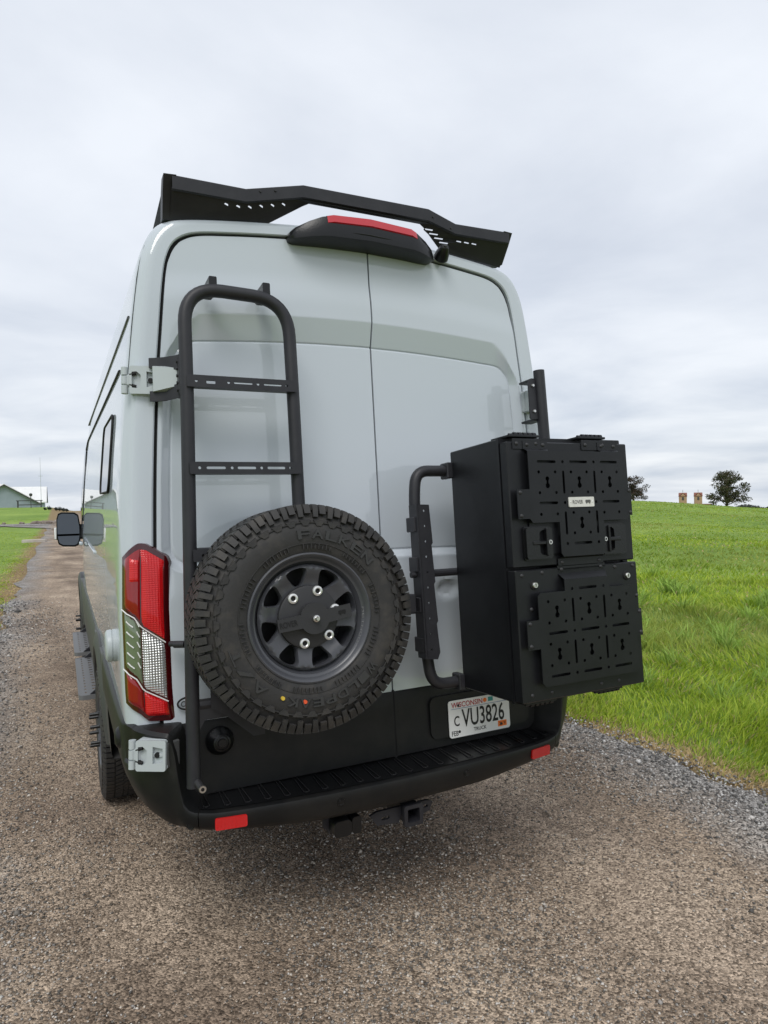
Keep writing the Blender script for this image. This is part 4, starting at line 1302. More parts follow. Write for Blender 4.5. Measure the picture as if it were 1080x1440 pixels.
for x_ in np.linspace(-.185, .215, 16):
    e_ = min(1, (x_ + .185) / .02 + .35, (.215 - x_) / .04 + .3)
    f1, f2 = (.715, .97)
    def sec(x_):
        i = max(j for j in range(len(secs)) if secs[j][0][0] <= cx_ + x_ + 1e-9); j2 = min(i + 1, len(secs) - 1)
        a, b_ = secs[i], secs[j2]; k = 0 if i == j2 else (cx_ + x_ - a[0][0]) / (b_[0][0] - a[0][0])
        return [tuple(lerp(p[q], w_[q], k) for q in range(3)) for p, w_ in zip(a, b_)]
    S_ = sec(x_)
    A, B, C2 = Vector(S_[3]), Vector(S_[4]), Vector(S_[5])
    o_ = Vector((0, -.005, .003))
    rr_.append([tuple(A.lerp(B, .18)), tuple(A.lerp(B, .20) + o_ * e_), tuple(A.lerp(B, .6) + o_ * e_), tuple(B + o_ * e_), tuple(B.lerp(C2, .55) + o_ * e_), tuple(B.lerp(C2, .6))])
MB().grid(rr_).obj('brake_light_lens', 'brake_red', bl, 45)
mb = MB(); mb.tube([(x_, sec(x_)[2][1] - .001, sec(x_)[2][2] + .022) for x_ in np.linspace(-.06, .12, 6)], [.001, .003, .0035, .0035, .003, .001], 8); mb.obj('release_lip', 'step_plastic', bl, 40)
mb = MB()
mb.lathe([(0, .045), (.013, .045), (.019, .04), (.024, .022), (.030, .006), (.033, -.02)], 24, axis='z')
rc = mb.obj('rear_camera', 'step_plastic', van, 40, Matrix.Translation((.390, .140, 2.712)) @ Matrix.Rotation(R_(62), 4, 'X') @ Matrix.Rotation(R_(-10), 4, 'Y'))
MB().lathe([(0, .050), (.007, .049), (.009, .044)], 14, axis='z').obj('camera_lens', 'glass', rc, 40)
# small drip strips on the roof corners
for s in (-1, 1):
    MB().box(-.007, -.004, -.028, .007, .012, .028, .004).obj('drip_strip', 'paint', van, 40, Matrix.Translation((s * .715, rear0(2.675) + .028, 2.680)) @ Matrix.Rotation(R_(-32), 4, 'X'))
# shut-line of the roof cap on each rear pillar
for s in (-1, 1):
    P = []
    for z_ in np.linspace(2.05, 2.60, 10):
        x_, y_ = corner_xy(.93, z_, .0004); P.append((s * x_ + .93 * SH(z_), y_, z_))
    MB().tube(P, .0022, 5).obj('panel_joint', 'seal', van, 40)

# ------------------------------------------------ roof rack
YB = .13
RK = [(-.745, 2.832, 2.786), (-.475, 2.830, 2.785), (-.245, 2.886, 2.842), (.320, 2.888, 2.842), (.455, 2.846, 2.806), (.742, 2.852, 2.808)]
mb = MB()
secs = []
for x_, zt, zb in RK:
    secs.append([(x_, YB, zt), (x_, YB, zb), (x_, YB + .012, zb - .003), (x_, YB + .03, zt - .012), (x_, YB + .03, zt + .002), (x_, YB + .002, zt + .003)])
n_s = len(secs[0])
mb.grid([q + [q[0]] for q in secs])
rack = mb.obj('roof_rack', 'powder', van, 30)
rack['label'] = 'black aluminium roof rack with stepped rear fairing'
# slotted deflector plate below and ahead of the rear bar, arched over the brake light
zbot_ = lambda x_: itp(x_, [-.75, -.42, -.22, .30, .43, .75], [2.694, 2.716, 2.832, 2.832, 2.740, 2.722])
ztop_ = lambda x_: itp(x_, [r_[0] for r_ in RK], [r_[2] for r_ in RK]) + .004
poly = [(x_, ztop_(x_)) for x_ in np.linspace(-.745, .745, 40)] + [(x_, zbot_(x_)) for x_ in np.linspace(.745, -.745, 60)]
hl = []
for x_ in (-.545, -.50, -.455, -.41, -.365, -.32): hl.append([(x_ - .008, ztop_(x_) - .016), (x_ + .008, ztop_(x_) - .0205), (x_ + .007, ztop_(x_) - .014), (x_ - .004, ztop_(x_) - .0115)])
for k in range(4):
    x_ = .335 + .028 * k
    z_ = ztop_(x_) - .022 - .006 * k
    hl.append([(x_ - .02, z_ - .004), (x_ + .02, z_ - .006), (x_ + .022, z_ - .001), (x_ - .018, z_ + .001)])
for k in range(3):
    x_ = .49 + .04 * k; z_ = ztop_(x_) - .02
    hl.append([(x_ - .013, z_ - .004), (x_ + .013, z_ - .005), (x_ + .013, z_), (x_ - .013, z_ + .001)])
MB().prism(poly, hl, YB + .014, YB + .018, fn=lambda x, y, z: (x, y + (ztop_(x) - z) * .75, z)).obj('deflector_plate', 'powder', rack, 30)
# end caps and long side rails with cut-outs
for s in (-1, 1):
    mb = MB(); x0 = s * .745
    zt, zb = (2.836, 2.702) if s < 0 else (2.856, 2.733)
    sx_ = .775 if s < 0 else .757
    mb.prism([(s * (sx_ - .045), zt), (s * sx_, zt - .002), (s * sx_, zt - .05), (s * (sx_ - .004), zb), (s * (sx_ - .045), zb), (s * (sx_ - .045), zt - .05)], [], YB - .003, YB + .05, fn=lambda x, y, z: (x, y + (zt - z) * .62, z))
    mb.obj('end_cap', 'powder', rack, 30)
    # side rail in the y-z plane
    tops = [(q, itp(q, [.1, 1.0, 4.3], [zt - .002, 2.852, 2.862])) for q in np.linspace(.4, 4.3, 24)]
    pol = [(YB + .13, zb + .004), (YB + .045, zt - .002)] + tops + [(4.55, 2.84), (4.55, 2.80)] + [(q, 2.79) for q in np.linspace(4.2, YB + .6, 24)]
    hs = []
    for k in range(11):
        y_ = .45 + .36 * k
        hs.append([(y_, 2.805), (y_ + .14, 2.805), (y_ + .18, 2.835), (y_ + .04, 2.835)])
    for k in range(3): hs.append(circ(YB + .10 + .02 * k, zt - .03 - .03 * k, .006, 8))
    MB().prism(pol, hs, -(sx_ - .002), -(sx_ - .010), fn=lambda x, y, z: (-s * (y + .155 * sstep(.17, 1.0, x)), x, z)).obj('side_rail', 'powder', rack, 30)
for k in range(8):
    y_ = 1.0 + .46 * k
    MB().box(-.615, y_ - .03, 2.80, .615, y_ + .03, 2.83, .004).obj('cross_slat', 'powder', rack, 30)
for x_, z_ in ((-.42, 2.845), (-.36, 2.858), (.34, 2.872), (.43, 2.838)):
    MB().lathe([(0, -.004), (.004, -.004), (.005, 0)], 10, (x_, YB, z_ - .012)).obj('rack_bolt', 'hub', rack, 40)

# ------------------------------------------------ wing mirrors
for s in (-1, 1):
    Mx = Matrix.Translation((s * 1.075, 5.0, 1.395)) @ Matrix.Rotation(s * R_(4), 4, 'Z') @ Matrix.Rotation(R_(-7), 4, 'X')
    mb = MB()
    out = [(s * p[0], p[1]) for p in ((-.105, .10), (-.09, .155), (-.06, .17), (.06, .165), (.095, .14), (.112, .02), (.108, -.12), (.09, -.165), (.06, -.178), (-.05, -.172), (-.088, -.15), (-.105, -.08))]
    if s > 0: out = out[::-1]
    out = [(-p[0], p[1]) for p in out]
    rr_ = [[(p[0] * k, y_, p[1] * k) for p in out + [out[0]]] for y_, k in ((0.004, .93), (-.004, .97), (0, 1.0), (.04, 1.0), (.10, .86), (.15, .5), (.16, .1))]
    mb.grid(rr_)
    mir = mb.obj('wing_mirror', 'step_plastic', van, 40, Mx)
    up_ = [(p[0] * .91, p[1] * .91) for p in out if p[1] > -.06]; 
    xa = min(p[0] for p in out) * .91; xb = max(p[0] for p in out) * .91
    big = [(xa, -.050), (xb, -.050)] + [(p[0] * .91, p[1] * .91) for p in sorted([q for q in out if q[1] > -.05], key=lambda q: math.atan2(q[1] + .05, q[0]))]
    low = [(xb, -.070), (xa, -.070)] + [(p[0] * .90, p[1] * .92) for p in sorted([q for q in out if q[1] < -.085], key=lambda q: math.atan2(q[1] + .07, q[0]))]
    MB().prism(big, [], -.006, .002).obj('mirror_glass', 'mirror_glass', mir, None)
    MB().prism(low, [], -.006, .002).obj('wide_angle_glass', 'mirror_glass', mir, None)
    MB().box(-.05, .03, -.10, .05, .09, .05, .015, Matrix.Translation((-s * .13, 0, 0))).obj('mirror_arm', 'step_plastic', mir, 40)
    MB().box(-.012, .02, -.10, .012, .10, .02, .006, Matrix.Translation((s * .115, 0, 0))).obj('indicator_lens', 'lens_white', mir, 40)

# ------------------------------------------------ running boards
for s in (-1, 1):
    for y0, y1 in ((2.36, 3.55), (3.75, 4.75)):
        holes = []
        for j, xx in enumerate((-.055, .0, .05)):
            n_ = int((y1 - y0 - .12) / .075)
            for k in range(n_):
                cy = y0 + .08 + (y1 - y0 - .14) * k / (n_ - 1)
                holes.append(rrect(xx - (.006 if j == 0 else .012), cy - .016, xx + (.006 if j == 0 else .012), cy + .016, .005, 2))
        mb = MB()
        mb.prism(rrect(-.098, y0, .10, y1, .035, 5), holes, .0, -.004, fn=lambda x, y, z: (x, z, y))
        mb.prism(rrect(-.100, y0 - .002, .102, y1 + .002, .036, 5), [rrect(-.092, y0 + .006, .094, y1 - .006, .03, 5)], .002, -.028, fn=lambda x, y, z: (x, z, y))
        rb = mb.obj('running_board', 'board_grey', van, 30, Matrix.Translation((s * .965, 0, .40)) @ Matrix.Scale(-s, 4, (1, 0, 0)))
        for yy in (y0 + .02, y1 - .02):
            MB().prism([(.10, -.03), (-.03, -.005), (-.03, .005), (.14, .14), (.17, .14)], [], yy - .008, yy + .008).obj('board_bracket', 'powder', rb, 30)

# ------------------------------------------------ wheels
def tyre_mesh(name, Rt=.378, Wt=.225, Rr=.205):
    """axis y, outer face towards -y, centred at mid width 0"""
    h = Wt / 2
    prof = [(Rr, -h + .022), (Rr + .006, -h + .008), (Rr + .018, -h + .004), (Rr + .05, -h - .004), (Rr + .085, -h - .004), (Rt - .062, -h + .002), (Rt - .056, -h + .006), (Rt - .035, -h + .014), (Rt - .022, -h + .024), (Rt - .012, -h + .042), (Rt - .010, 0)]
    prof = prof + [(r_, -y_) for r_, y_ in prof[-2::-1]]
    mb = MB(); mb.lathe(prof, 96)
    return mb.mesh(name, 'rubber', 40)
def tread_mesh(name, Rt=.378, Wt=.225):
    h = Wt / 2; mb = MB(); n_ = 82
    def block(a0, a1, y0, y1, r0, r1, sk=0.0, r1b=None):
        v = []
        for r_, sh in ((r0, 0), (r1, 1)):
            for y_, r_y in ((y0, r_), (y1, (r1b if (sh and r1b) else r_))):
                for a in (a0, a1):
                    g_ = .07 * (a1 - a0) * sh
                    aa = a + (g_ if a == a0 else -g_) + sk * (y_ - (y0 + y1) / 2) 
                    v.append((r_y * math.cos(aa), y_, r_y * math.sin(aa)))
        mb.add(v, [(0, 1, 3, 2), (4, 6, 7, 5), (0, 4, 5, 1), (2, 3, 7, 6), (0, 2, 6, 4), (1, 5, 7, 3)])
    da = 2 * PI / n_
    for k in range(n_):
        a = k * da; g = .07 * da
        jit = .06 * da * math.sin(k * 2.7)
        for s in (-1, 1):
            o_ = 0 if s < 0 else da * .5
            y_o, y_i = s * h, s * (h - .054)
            ext = .010 if k % 2 else .0
            # shoulder lug: crown piece plus the piece wrapping onto the sidewall
            block(a + o_ + g, a + o_ + da - g, min(y_i, s * (h - .014 + .0)), max(y_i, s * (h - .014)), Rt - .020, Rt, sk=s * .25)
            block(a + o_ + g + jit * .3, a + o_ + da * (.78 if k % 2 else .93) - g, min(s * (h - .016), s * (h + .003 + ext * .3)), max(s * (h - .016), s * (h + .003 + ext * .3)), Rt - .052 - ext, Rt - (.002 if s < 0 else .002), sk=0, r1b=None) if False else None
            v = []
            w0, w1 = a + o_ + g, a + o_ + da * (.80 if k % 2 else .94) - g
            ri = Rt - .034 - (.012 if k % 2 else 0)
            for aa in (w0, w1):
                for r_, y_ in ((ri, h - .008), (ri + .003, h + .001), (Rt - .022, h - .003), (Rt - .001, h - .014), (Rt - .018, h - .03), (Rt - .03, h - .03)):
                    v.append((r_ * math.cos(aa), s * y_, r_ * math.sin(aa)))
            f = [tuple(range(6)), tuple(range(11, 5, -1))] + [(i, 6 + i, 6 + (i + 1) % 6, (i + 1) % 6) for i in range(6)]
            mb.add(v, f)
            block(a + o_ + .35 * da + g, a + o_ + 1.30 * da - g, *sorted((s * (h - .060), s * (h - .098))), Rt - .018, Rt - .0005, sk=-s * .9)
        for s in (-1, 1):                       # shallow zig-zag relief on the sidewall
            if k % 2 == 0:
                v = []
                for r_, w_, hh in ((Rt - .076, .30, -.004), (Rt - .073, .34, .0045), (Rt - .056, .75, .004), (Rt - .052, .80, -.004)):
                    for q in (-1, 1): v.append((r_ * math.cos(a + da * (.9 + q * w_)), s * (h + hh), r_ * math.sin(a + da * (.9 + q * w_))))
                mb.add(v, [(0, 1, 3, 2), (2, 3, 5, 4), (4, 5, 7, 6), (0, 2, 4, 6), (1, 7, 5, 3)])
        block(a + .2 * da + g, a + 1.2 * da - g, -.010, .010, Rt - .018, Rt - .0005, sk=1.6)
    return mb.mesh(name, 'rubber', 25)
TYRE, TREAD = tyre_mesh('tyre'), tread_mesh('tread')
def rim_mesh():
    """spoked face with eight windows, joined to the rim barrel; lip plane at y = 0, inwards is +y"""
    mb = MB(); ns = 8
    fy = lambda r_: itp(r_, [0, .085, .10, .125, .150, .168, .180], [.036, .036, .040, .034, .022, .018, .036])
    for k in range(ns):
        ac = (k + .5) * 2 * PI / ns + R_(4); hs = PI / ns
        m_ = 40; rc_ = .138
        inner = []; outer = []
        r_in, r_out, hsec = .088, .176, hs
        # window: rounded wedge in (r, angle) space, sector boundary: wedge of the full sector
        for j in range(m_):
            t_ = 2 * PI * j / m_
            c_, s_ = math.cos(t_), math.sin(t_)
            e_ = 2 / 3.2
            u = math.copysign(abs(c_) ** e_, c_); w_ = math.copysign(abs(s_) ** e_, s_)
            rr = .137 + .030 * u; aa = ac + w_ * hs * (.50 + .16 * u)
            inner.append((rr, aa))
            q = max(abs(c_), abs(s_)); U, W_ = c_ / q, s_ / q
            outer.append((.132 + .044 * U, ac + W_ * hs))
        rings = []
        for t_ in (0, .12, .4, .7, 1.0):
            rings.append([(lerp(i_[0], o_[0], t_), lerp(i_[1], o_[1], t_)) for i_, o_ in zip(inner, outer)])
        pts = []
        for q, rg in enumerate(rings):
            pts.append([(r_ * math.cos(a), fy(r_) + (.006 if q == 0 else 0), r_ * math.sin(a)) for r_, a in rg])
        back = [[(r_ * math.cos(a), fy(r_) + .032, r_ * math.sin(a)) for r_, a in rings[0]]]
        rows = [p + [p[0]] for p in back + pts]
        mb.grid(rows)
    mb.lathe([(.0, .036), (.085, .036), (.0885, .0372)], 64)
    return mb.mesh('rim_face', 'rim', 40, fix=False)
def barrel_mesh():
    mb = MB(); mb.lathe([(.212, .016), (.217, .006), (.215, -.002), (.210, -.004), (.203, .0), (.198, .010), (.194, .014), (.188, .016), (.183, .030), (.1775, .036), (.1755, .04), (.170, .07), (.165, .15), (.19, .19), (.20, .2), (.212, .19)], 96)
    return mb.mesh('rim', 'rim', 40, fix=False)
def backing_mesh():
    mb = MB(); mb.lathe([(0, .14), (.172, .14)], 40)
    return mb.mesh('brake_drum', 'rim_dark', None, fix=False)
RIMF, BARREL, BACK = rim_mesh(), barrel_mesh(), backing_mesh()
LUG = MB().lathe([(.0085, .008), (.0085, -.002), (.011, -.004), (.0165, -.002), (.0175, .004), (.0175, .010)], 20).mesh('lug_nut', 'steel', 40, fix=False)
LUGH = MB().lathe([(0, .003), (.009, .003), (.009, .0)], 12).mesh('lug_recess', 'seal', None, fix=False)
SPIKE = MB().lathe([(0, -.050), (.008, -.050), (.0095, -.045), (.010, -.004), (.013, 0)], 14).mesh('lug_nut', 'step_plastic', 40, fix=False)
def ob(name, me, parent, M=None):
    o = bpy.data.objects.new(name, me); COL.objects.link(o); o.parent = parent
    if M is not None: o.matrix_local = M
    return o
# four road wheels as parts of the van
for s, ya in ((-1, AX_R), (-1, AX_F), (1, AX_R), (1, AX_F)):
    Mx = Matrix.Translation((s * .862, ya, WR - .003)) @ Matrix.Rotation(-R_(90) if s < 0 else R_(90), 4, 'Z') @ Matrix.Rotation(R_(rng.uniform(0, 40)), 4, 'Y')
    w_ = ob('wheel', TYRE, van, Mx)
    ob('tread', TREAD, w_)
    Rm = Matrix.Translation((0, -.108, 0))
    ob('rim', BARREL, w_, Rm); ob('rim_face', RIMF, w_, Rm); ob('brake_drum', BACK, w_, Rm)
    for k in range(6):
        a = k * PI / 3
        ob('lug_nut', SPIKE, w_, Matrix.Translation((.09 * math.cos(a), -.108 - .004, .09 * math.sin(a))))
    MB().lathe([(0, .02), (.045, .02), (.055, .035), (.06, .05)], 28).obj('hub_cap', 'hub', w_, 40, Rm)

# ================================================================ spare wheel (hangs on the ladder's tyre mount)
def at_lean(x, y, z): return LM @ Matrix.Translation((x, y, z))
SWZ = (1.262 - .6 - .35 * .0802) / .9968
spare = empty('spare_wheel', M=at_lean(-.400, -.350 + .108, SWZ))
tag(spare, 'black spare wheel with all-terrain tyre hung on the ladder at the van door', 'spare wheel')
SR = Matrix.Rotation(R_(9), 4, 'Y')
ty = ob('tyre', TYRE, spare)
ob('tread', TREAD, ty, SR)
# raised sidewall lettering
def ring_text(mb, body, a0, a1, r0, r1, y, thick=.0022):
    n_ = len(body)
    for i, ch in enumerate(body):
        if ch == ' ': continue
        v, f = text_data(ch)
        am = a0 + (a1 - a0) * (i + .5) / n_; wd = abs(a1 - a0) / n_ * .84
        def mp(p, yy):
            a = am + (0.5 - p[0]) * wd; r_ = r0 + p[1] * (r1 - r0)
            return (r_ * math.cos(a), yy, r_ * math.sin(a))
        o_ = len(v)
        mb.add([mp(p, y) for p in v] + [mp(p, y + thick + .004) for p in v], [t_ for t_ in f])
        # side walls
        ed = {}
        for t_ in f:
            for q in range(len(t_)):
                e = (t_[q], t_[(q + 1) % len(t_)]); ed[tuple(sorted(e))] = ed.get(tuple(sorted(e)), []) + [e]
        base = len(mb.v) - 2 * o_
        for k2, es in ed.items():
            if len(es) == 1: mb.f.append((base + es[0][0], base + es[0][1], base + es[0][1] + o_, base + es[0][0] + o_))
SY = -.1225
mb = MB(); ring_text(mb, 'FALKEN', R_(108), R_(46), .262, .292, SY); mb.obj('raised_lettering', 'rubber_letter', ty, None, SR @ Matrix.Rotation(R_(0), 4, 'Y'), fix=False)
mb = MB(); ring_text(mb, 'WILDPEAK', R_(-38), R_(-112), .262, .290, SY); mb.obj('raised_lettering', 'rubber_letter', ty, None, fix=False)
mb = MB(); ring_text(mb, 'A/T', R_(-126), R_(-166), .262, .294, SY); mb.obj('raised_lettering', 'rubber_letter', ty, None, fix=False)
# bead ribs round the rim
mb = MB()
for k in range(110):
    a = k * 2 * PI / 110
    if k % 11 < 8:
        for r0, r1 in ((.228, .240 + .006 * (k % 2)),):
            v = []
            for yy in (-.1195, -.112):
                for r_ in (r0, r1):
                    for q in (-.006, .006): v.append((r_ * math.cos(a + q), yy, r_ * math.sin(a + q)))
            mb.add(v, [(0, 1, 3, 2), (0, 4, 5, 1), (2, 3, 7, 6), (0, 2, 6, 4), (1, 5, 7, 3)])
mb.tube([(.246 * math.cos(a), -.1155, .246 * math.sin(a)) for a in np.linspace(0, 2 * PI, 90, endpoint=False)], .0016, 6, closed=True)
mb.tube([(.316 * math.cos(a), -.1135, .316 * math.sin(a)) for a in np.linspace(0, 2 * PI, 90, endpoint=False)], .0022, 6, closed=True)
mb.obj('sidewall_ribs', 'rubber', ty, 40, fix=False)
for dx_, dz_, m in ((-.114, -.246, 'dot_yellow'), (-.040, -.268, 'dot_red')):
    MB().prism(circ(dx_, dz_, .0062, 12), [], -.1250, -.115).obj('paint_dot', m, ty, None)
RM = Matrix.Translation((0, -.108, 0))
rim_o = ob('rim', BARREL, spare, RM)
ob('rim_face', RIMF, rim_o, Matrix.Rotation(R_(12), 4, 'Y')); ob('wheel_back', BACK, rim_o)
mb = MB(); ring_text(mb, 'METHOD', R_(6), R_(-32), .1895, .1965, .0125, .001); mb.obj('rim_lettering', 'board_grey', rim_o, None, fix=False)
MB().lathe([(0, .024), (.098, .024), (.104, .027), (.106, .036), (.106, .046)], 64).obj('centre_plate', 'hub', rim_o, 40)
for k in range(6):
    a = R_(72.5 + 60 * k); p = Matrix.Translation((.089 * math.cos(a) + .006, .020, .089 * math.sin(a)))
    lg = ob('lug_nut', LUG, rim_o, p); ob('lug_recess', LUGH, rim_o, p)
# retaining bar with cut lettering
mb = MB()
bar = [(-.128, -.021), (-.045, -.0235)] + [(.052 * math.cos(a), .052 * math.sin(a)) for a in np.linspace(R_(-152), R_(-28), 14)] + [(.045, -.0235), (.132, -.021), (.132, .023), (.045, .0215)] + [(.052 * math.cos(a), .052 * math.sin(a)) for a in np.linspace(R_(28), R_(152), 14)] + [(-.045, .0215), (-.128, .021)]
mb.prism(bar, [], -.004, .006)
rb = mb.obj('retaining_bar', 'hub', rim_o, 30, Matrix.Translation((.012, .004, -.004)) @ Matrix.Rotation(R_(-7), 4, 'Y') @ Matrix.Rotation(R_(0), 4, 'X'))
mb = text(MB(), 'ROVER', -.122, -.010, -.062, .010, -.0055)
van_icon = lambda mb_, x, z, s_, y: [mb_.prism(rrect(x - .016 * s_, z - .006 * s_, x + .017 * s_, z + .008 * s_, .004 * s_, 3), [], y, y + .002), mb_.prism(circ(x - .009 * s_, z - .007 * s_, .004 * s_, 8), [], y - .0003, y + .002), mb_.prism(circ(x + .010 * s_, z - .007 * s_, .004 * s_, 8), [], y - .0003, y + .002)]
van_icon(mb, .098, .001, .8, -.0055)
o = mb.obj('lettering', 'seal', rim_o, None, rb.matrix_local.copy(), fix=False)
MB().lathe([(0, -.030), (.006, -.030), (.007, -.026), (.007, -.016), (.0115, -.015), (.0125, -.004)], 14).obj('centre_bolt', 'silver', rim_o, 40, Matrix.Translation((.014, .004, -.004)))

# ================================================================ storage box on the carrier
box = empty('storage_box', M=at_lean(0, 0, 0))
tag(box, 'tall black metal storage box with slotted panels hung beside the spare wheel', 'storage box')
mb = MB(); mb.box(.281, -.505, .283, .848, -.172, 1.222, .004)
shell = mb.obj('box_shell', 'powder_box', box, 30)
mb = MB(); mb.prism(rrect(.275, .279, .854, 1.226, .005), [rrect(.300, .305, .830, 1.200, .005)], -.512, -.498); mb.obj('shell_lip', 'powder_box', shell, 30)
# two doors
zf = lambda zw, y: (zw - .6 + y * .0802) / .9968
DY0, DY1 = -.558, -.515
d_up = MB().box(.277, DY0, .757, .843, DY1, 1.204, .004).obj('upper_door', 'powder_box', box, 30)
d_lo = MB().box(.277, DY0 - .006, .289, .847, DY1, .749, .004).obj('lower_door', 'powder_box', box, 30)
SCREW = MB().lathe([(0, -.005), (.003, -.0048), (.006, -.003), (.0075, 0)], 12).mesh('screw', 'hub', 40, fix=False)
SCREWS = MB().lathe([(0, -.005), (.003, -.0048), (.006, -.003), (.0075, 0)], 12).mesh('screw', 'steel', 40, fix=False)
PY0, PY1 = -.584, -.580
def cells(cells_, hs, vs_, dots):
    h = []
    for cx, cz in cells_: h.append(keyhole(cx, cz, 1.0))
    for cx, cz in hs: h.append(hslot(cx, cz, .084, .010))
    for cx, cz in vs_: h.append(vslot(cx, cz, .084, .010))
    for cx, cz in dots: h.append(circ(cx, cz, .0058, 10))
    return h
CXS = (.427, .574, .721)
ccs = lambda cx, cz: [(cx - .037, cz + .037), (cx + .037, cz + .037), (cx - .037, cz - .037), (cx + .037, cz - .037)]
# upper slotted panel
z1_, z2_ = 1.055, .907
dots = sum([ccs(cx, z1_) for cx in CXS], []) + ccs(.574, z2_) + [(CXS[0] - .037, z2_ + .034), (CXS[0] + .037, z2_ + .034), (CXS[2] - .037, z2_ + .034), (CXS[2] + .037, z2_ + .034)]
dots += [(.5005, 1.129), (.6475, 1.129), (.5005, .981), (.6475, .981), (.5005, .833), (.6475, .833)]
hh = cells([(cx, z1_) for cx in CXS] + [(.574, z2_)], [(cx, 1.129) for cx in CXS] + [(CXS[0], .981), (CXS[2], .981), (.574, .833)], [(.5005, z1_), (.6475, z1_), (.5005, z2_), (.6475, z2_)], dots)
out = [(.346, 1.168), (.346, 1.031), (.291, 1.031), (.291, .927), (.340, .927), (.352, .912), (.470, .912), (.470, .800), (.480, .787), (.668, .787), (.678, .800), (.678, .912), (.795, .912), (.806, .927), (.824, .927), (.824, 1.031), (.802, 1.031), (.802, 1.168)]
mb = MB(); mb.prism(out, hh, PY0, PY1)
up_p = mb.obj('upper_slotted_panel', 'powder_box', box, 30)
MB().box(.35, PY1 + .016, .80, .80, PY1 + .0165, 1.16).obj('panel_shadow_gap', 'powder_box', up_p, None)
def bent_tab(x0, x1, z_p, z_d, parent, up=1):
    """sloping lip from the panel edge back to the door with a screwed flange"""
    mb = MB(); t_ = .003
    mb.add([(x0 + .012, PY0, z_p), (x1 - .012, PY0, z_p), (x1, DY0 - .006, z_d), (x0, DY0 - .006, z_d), (x0, DY0 - .006, z_d + up * .028), (x1, DY0 - .006, z_d + up * .028),
            (x0 + .012, PY0 + t_, z_p), (x1 - .012, PY0 + t_, z_p), (x1, DY0 - .003, z_d), (x0, DY0 - .003, z_d), (x0, DY0 - .003, z_d + up * .028), (x1, DY0 - .003, z_d + up * .028)],
           [(0, 1, 2, 3), (3, 2, 5, 4), (6, 9, 8, 7), (9, 10, 11, 8), (0, 3, 9, 6), (3, 4, 10, 9), (1, 7, 8, 2), (2, 8, 11, 5), (4, 5, 11, 10), (0, 6, 7, 1)])
    o = mb.obj('fixing_tab', 'powder_box', parent, None)
    for x_ in (x0 + .018, x1 - .02):
        ob('screw', SCREW, parent, Matrix.Translation((x_, DY0 - .006, z_d + up * .014)))
bent_tab(.343, .452, 1.162, 1.178, up_p); bent_tab(.690, .790, 1.162, 1.178, up_p)
bent_tab(.468, .680, .788, .780, up_p, -1)
for x_ in (.304, .815):
    for z_ in (1.020, .938): ob('screw', SCREW, up_p, Matrix.Translation((x_, PY0, z_)))
# lower slotted panel
z1_, z2_ = .597, .449
dots = sum([ccs(cx, z1_) + ccs(cx, z2_) for cx in CXS], [])
dots += [(.5005, .672), (.6475, .672), (.5005, .523), (.6475, .523), (.5005, .375), (.6475, .375)]
hh = cells([(cx, z_) for cx in CXS for z_ in (z1_, z2_)], [(.574, .672)] + [(cx, z_) for cx in CXS for z_ in (.523, .375)], [(.5005, z1_), (.6475, z1_), (.5005, z2_), (.6475, z2_)], dots)
out = [(.346, .655), (.346, .574), (.293, .574), (.293, .474), (.346, .474), (.346, .356), (.358, .342), (.79, .342), (.802, .356), (.802, .474), (.828, .474), (.828, .574), (.802, .574), (.802, .655), (.79, .666), (.678, .666), (.678, .706), (.468, .706), (.468, .666), (.358, .666)]
mb = MB(); mb.prism(out, hh, PY0 - .006, PY1 - .006)
lo_p = mb.obj('lower_slotted_panel', 'powder_box', box, 30)
bent_tab(.462, .686, .706, .727, lo_p)
for x_ in (.306, .818):
    for z_ in (.563, .486): ob('screw', SCREW, lo_p, Matrix.Translation((x_, PY0 - .006, z_)))
# latches with paddle cut-outs and lock barrels
for x0, x1, fl in ((.323, .437, 1), (.674, .789, -1)):
    cxm = (x0 + x1) / 2
    mb = MB()
    def mir(p): return [(cxm + fl * (q[0] - cxm), q[1]) for q in p]
    xa = cxm - .057
    hA = mir([(xa + .056, .846), (xa + .058, .878), (xa + .070, .886), (xa + .084, .886), (xa + .084, .846)])
    hB = mir([(xa + .056, .836), (xa + .084, .836), (xa + .084, .798), (xa + .068, .798), (xa + .058, .806)])
    mb.prism(rrect(x0, .785, x1, .896, .010), [hA, hB], DY0 - .020, DY0 - .002)
    mb.prism(rrect(x0 - .004, .781, x1 + .004, .900, .012), [rrect(x0 + .006, .791, x1 - .006, .890, .008)], DY0 - .008, DY0 - .001)
    la = mb.obj('latch', 'step_plastic', box, 30)
    MB().prism(rrect(x0 + .01, .79, x1 - .01, .89, .005), [], DY0 - .0045, DY0 - .002).obj('latch_well', 'seal', la, None)
    mb = MB(); bx = cxm + fl * (.087 - .057); mb.box(bx - .004, DY0 - .030, .794, bx + .004, DY0 - .018, .892, .003)
    px = cxm + fl * (.052 - .057); mb.box(min(bx, cxm - fl * .030), DY0 - .025, .834, max(bx, cxm - fl * .030), DY0 - .016, .848, .003); mb.obj('paddle', 'step_plastic', la, 30)
    MB().lathe([(0, -.024), (.008, -.024), (.0095, -.021), (.0095, -.015)], 18, (cxm + fl * (.103 - .057), DY0, .842)).obj('lock_barrel', 'silver', la, 40)
    MB().box(-.0008, -.0035, -.004, .0008, 0, .004).obj('key_slot', 'seal', la, None, Matrix.Translation((cxm + fl * (.103 - .057), DY0 - .0235, .842)))
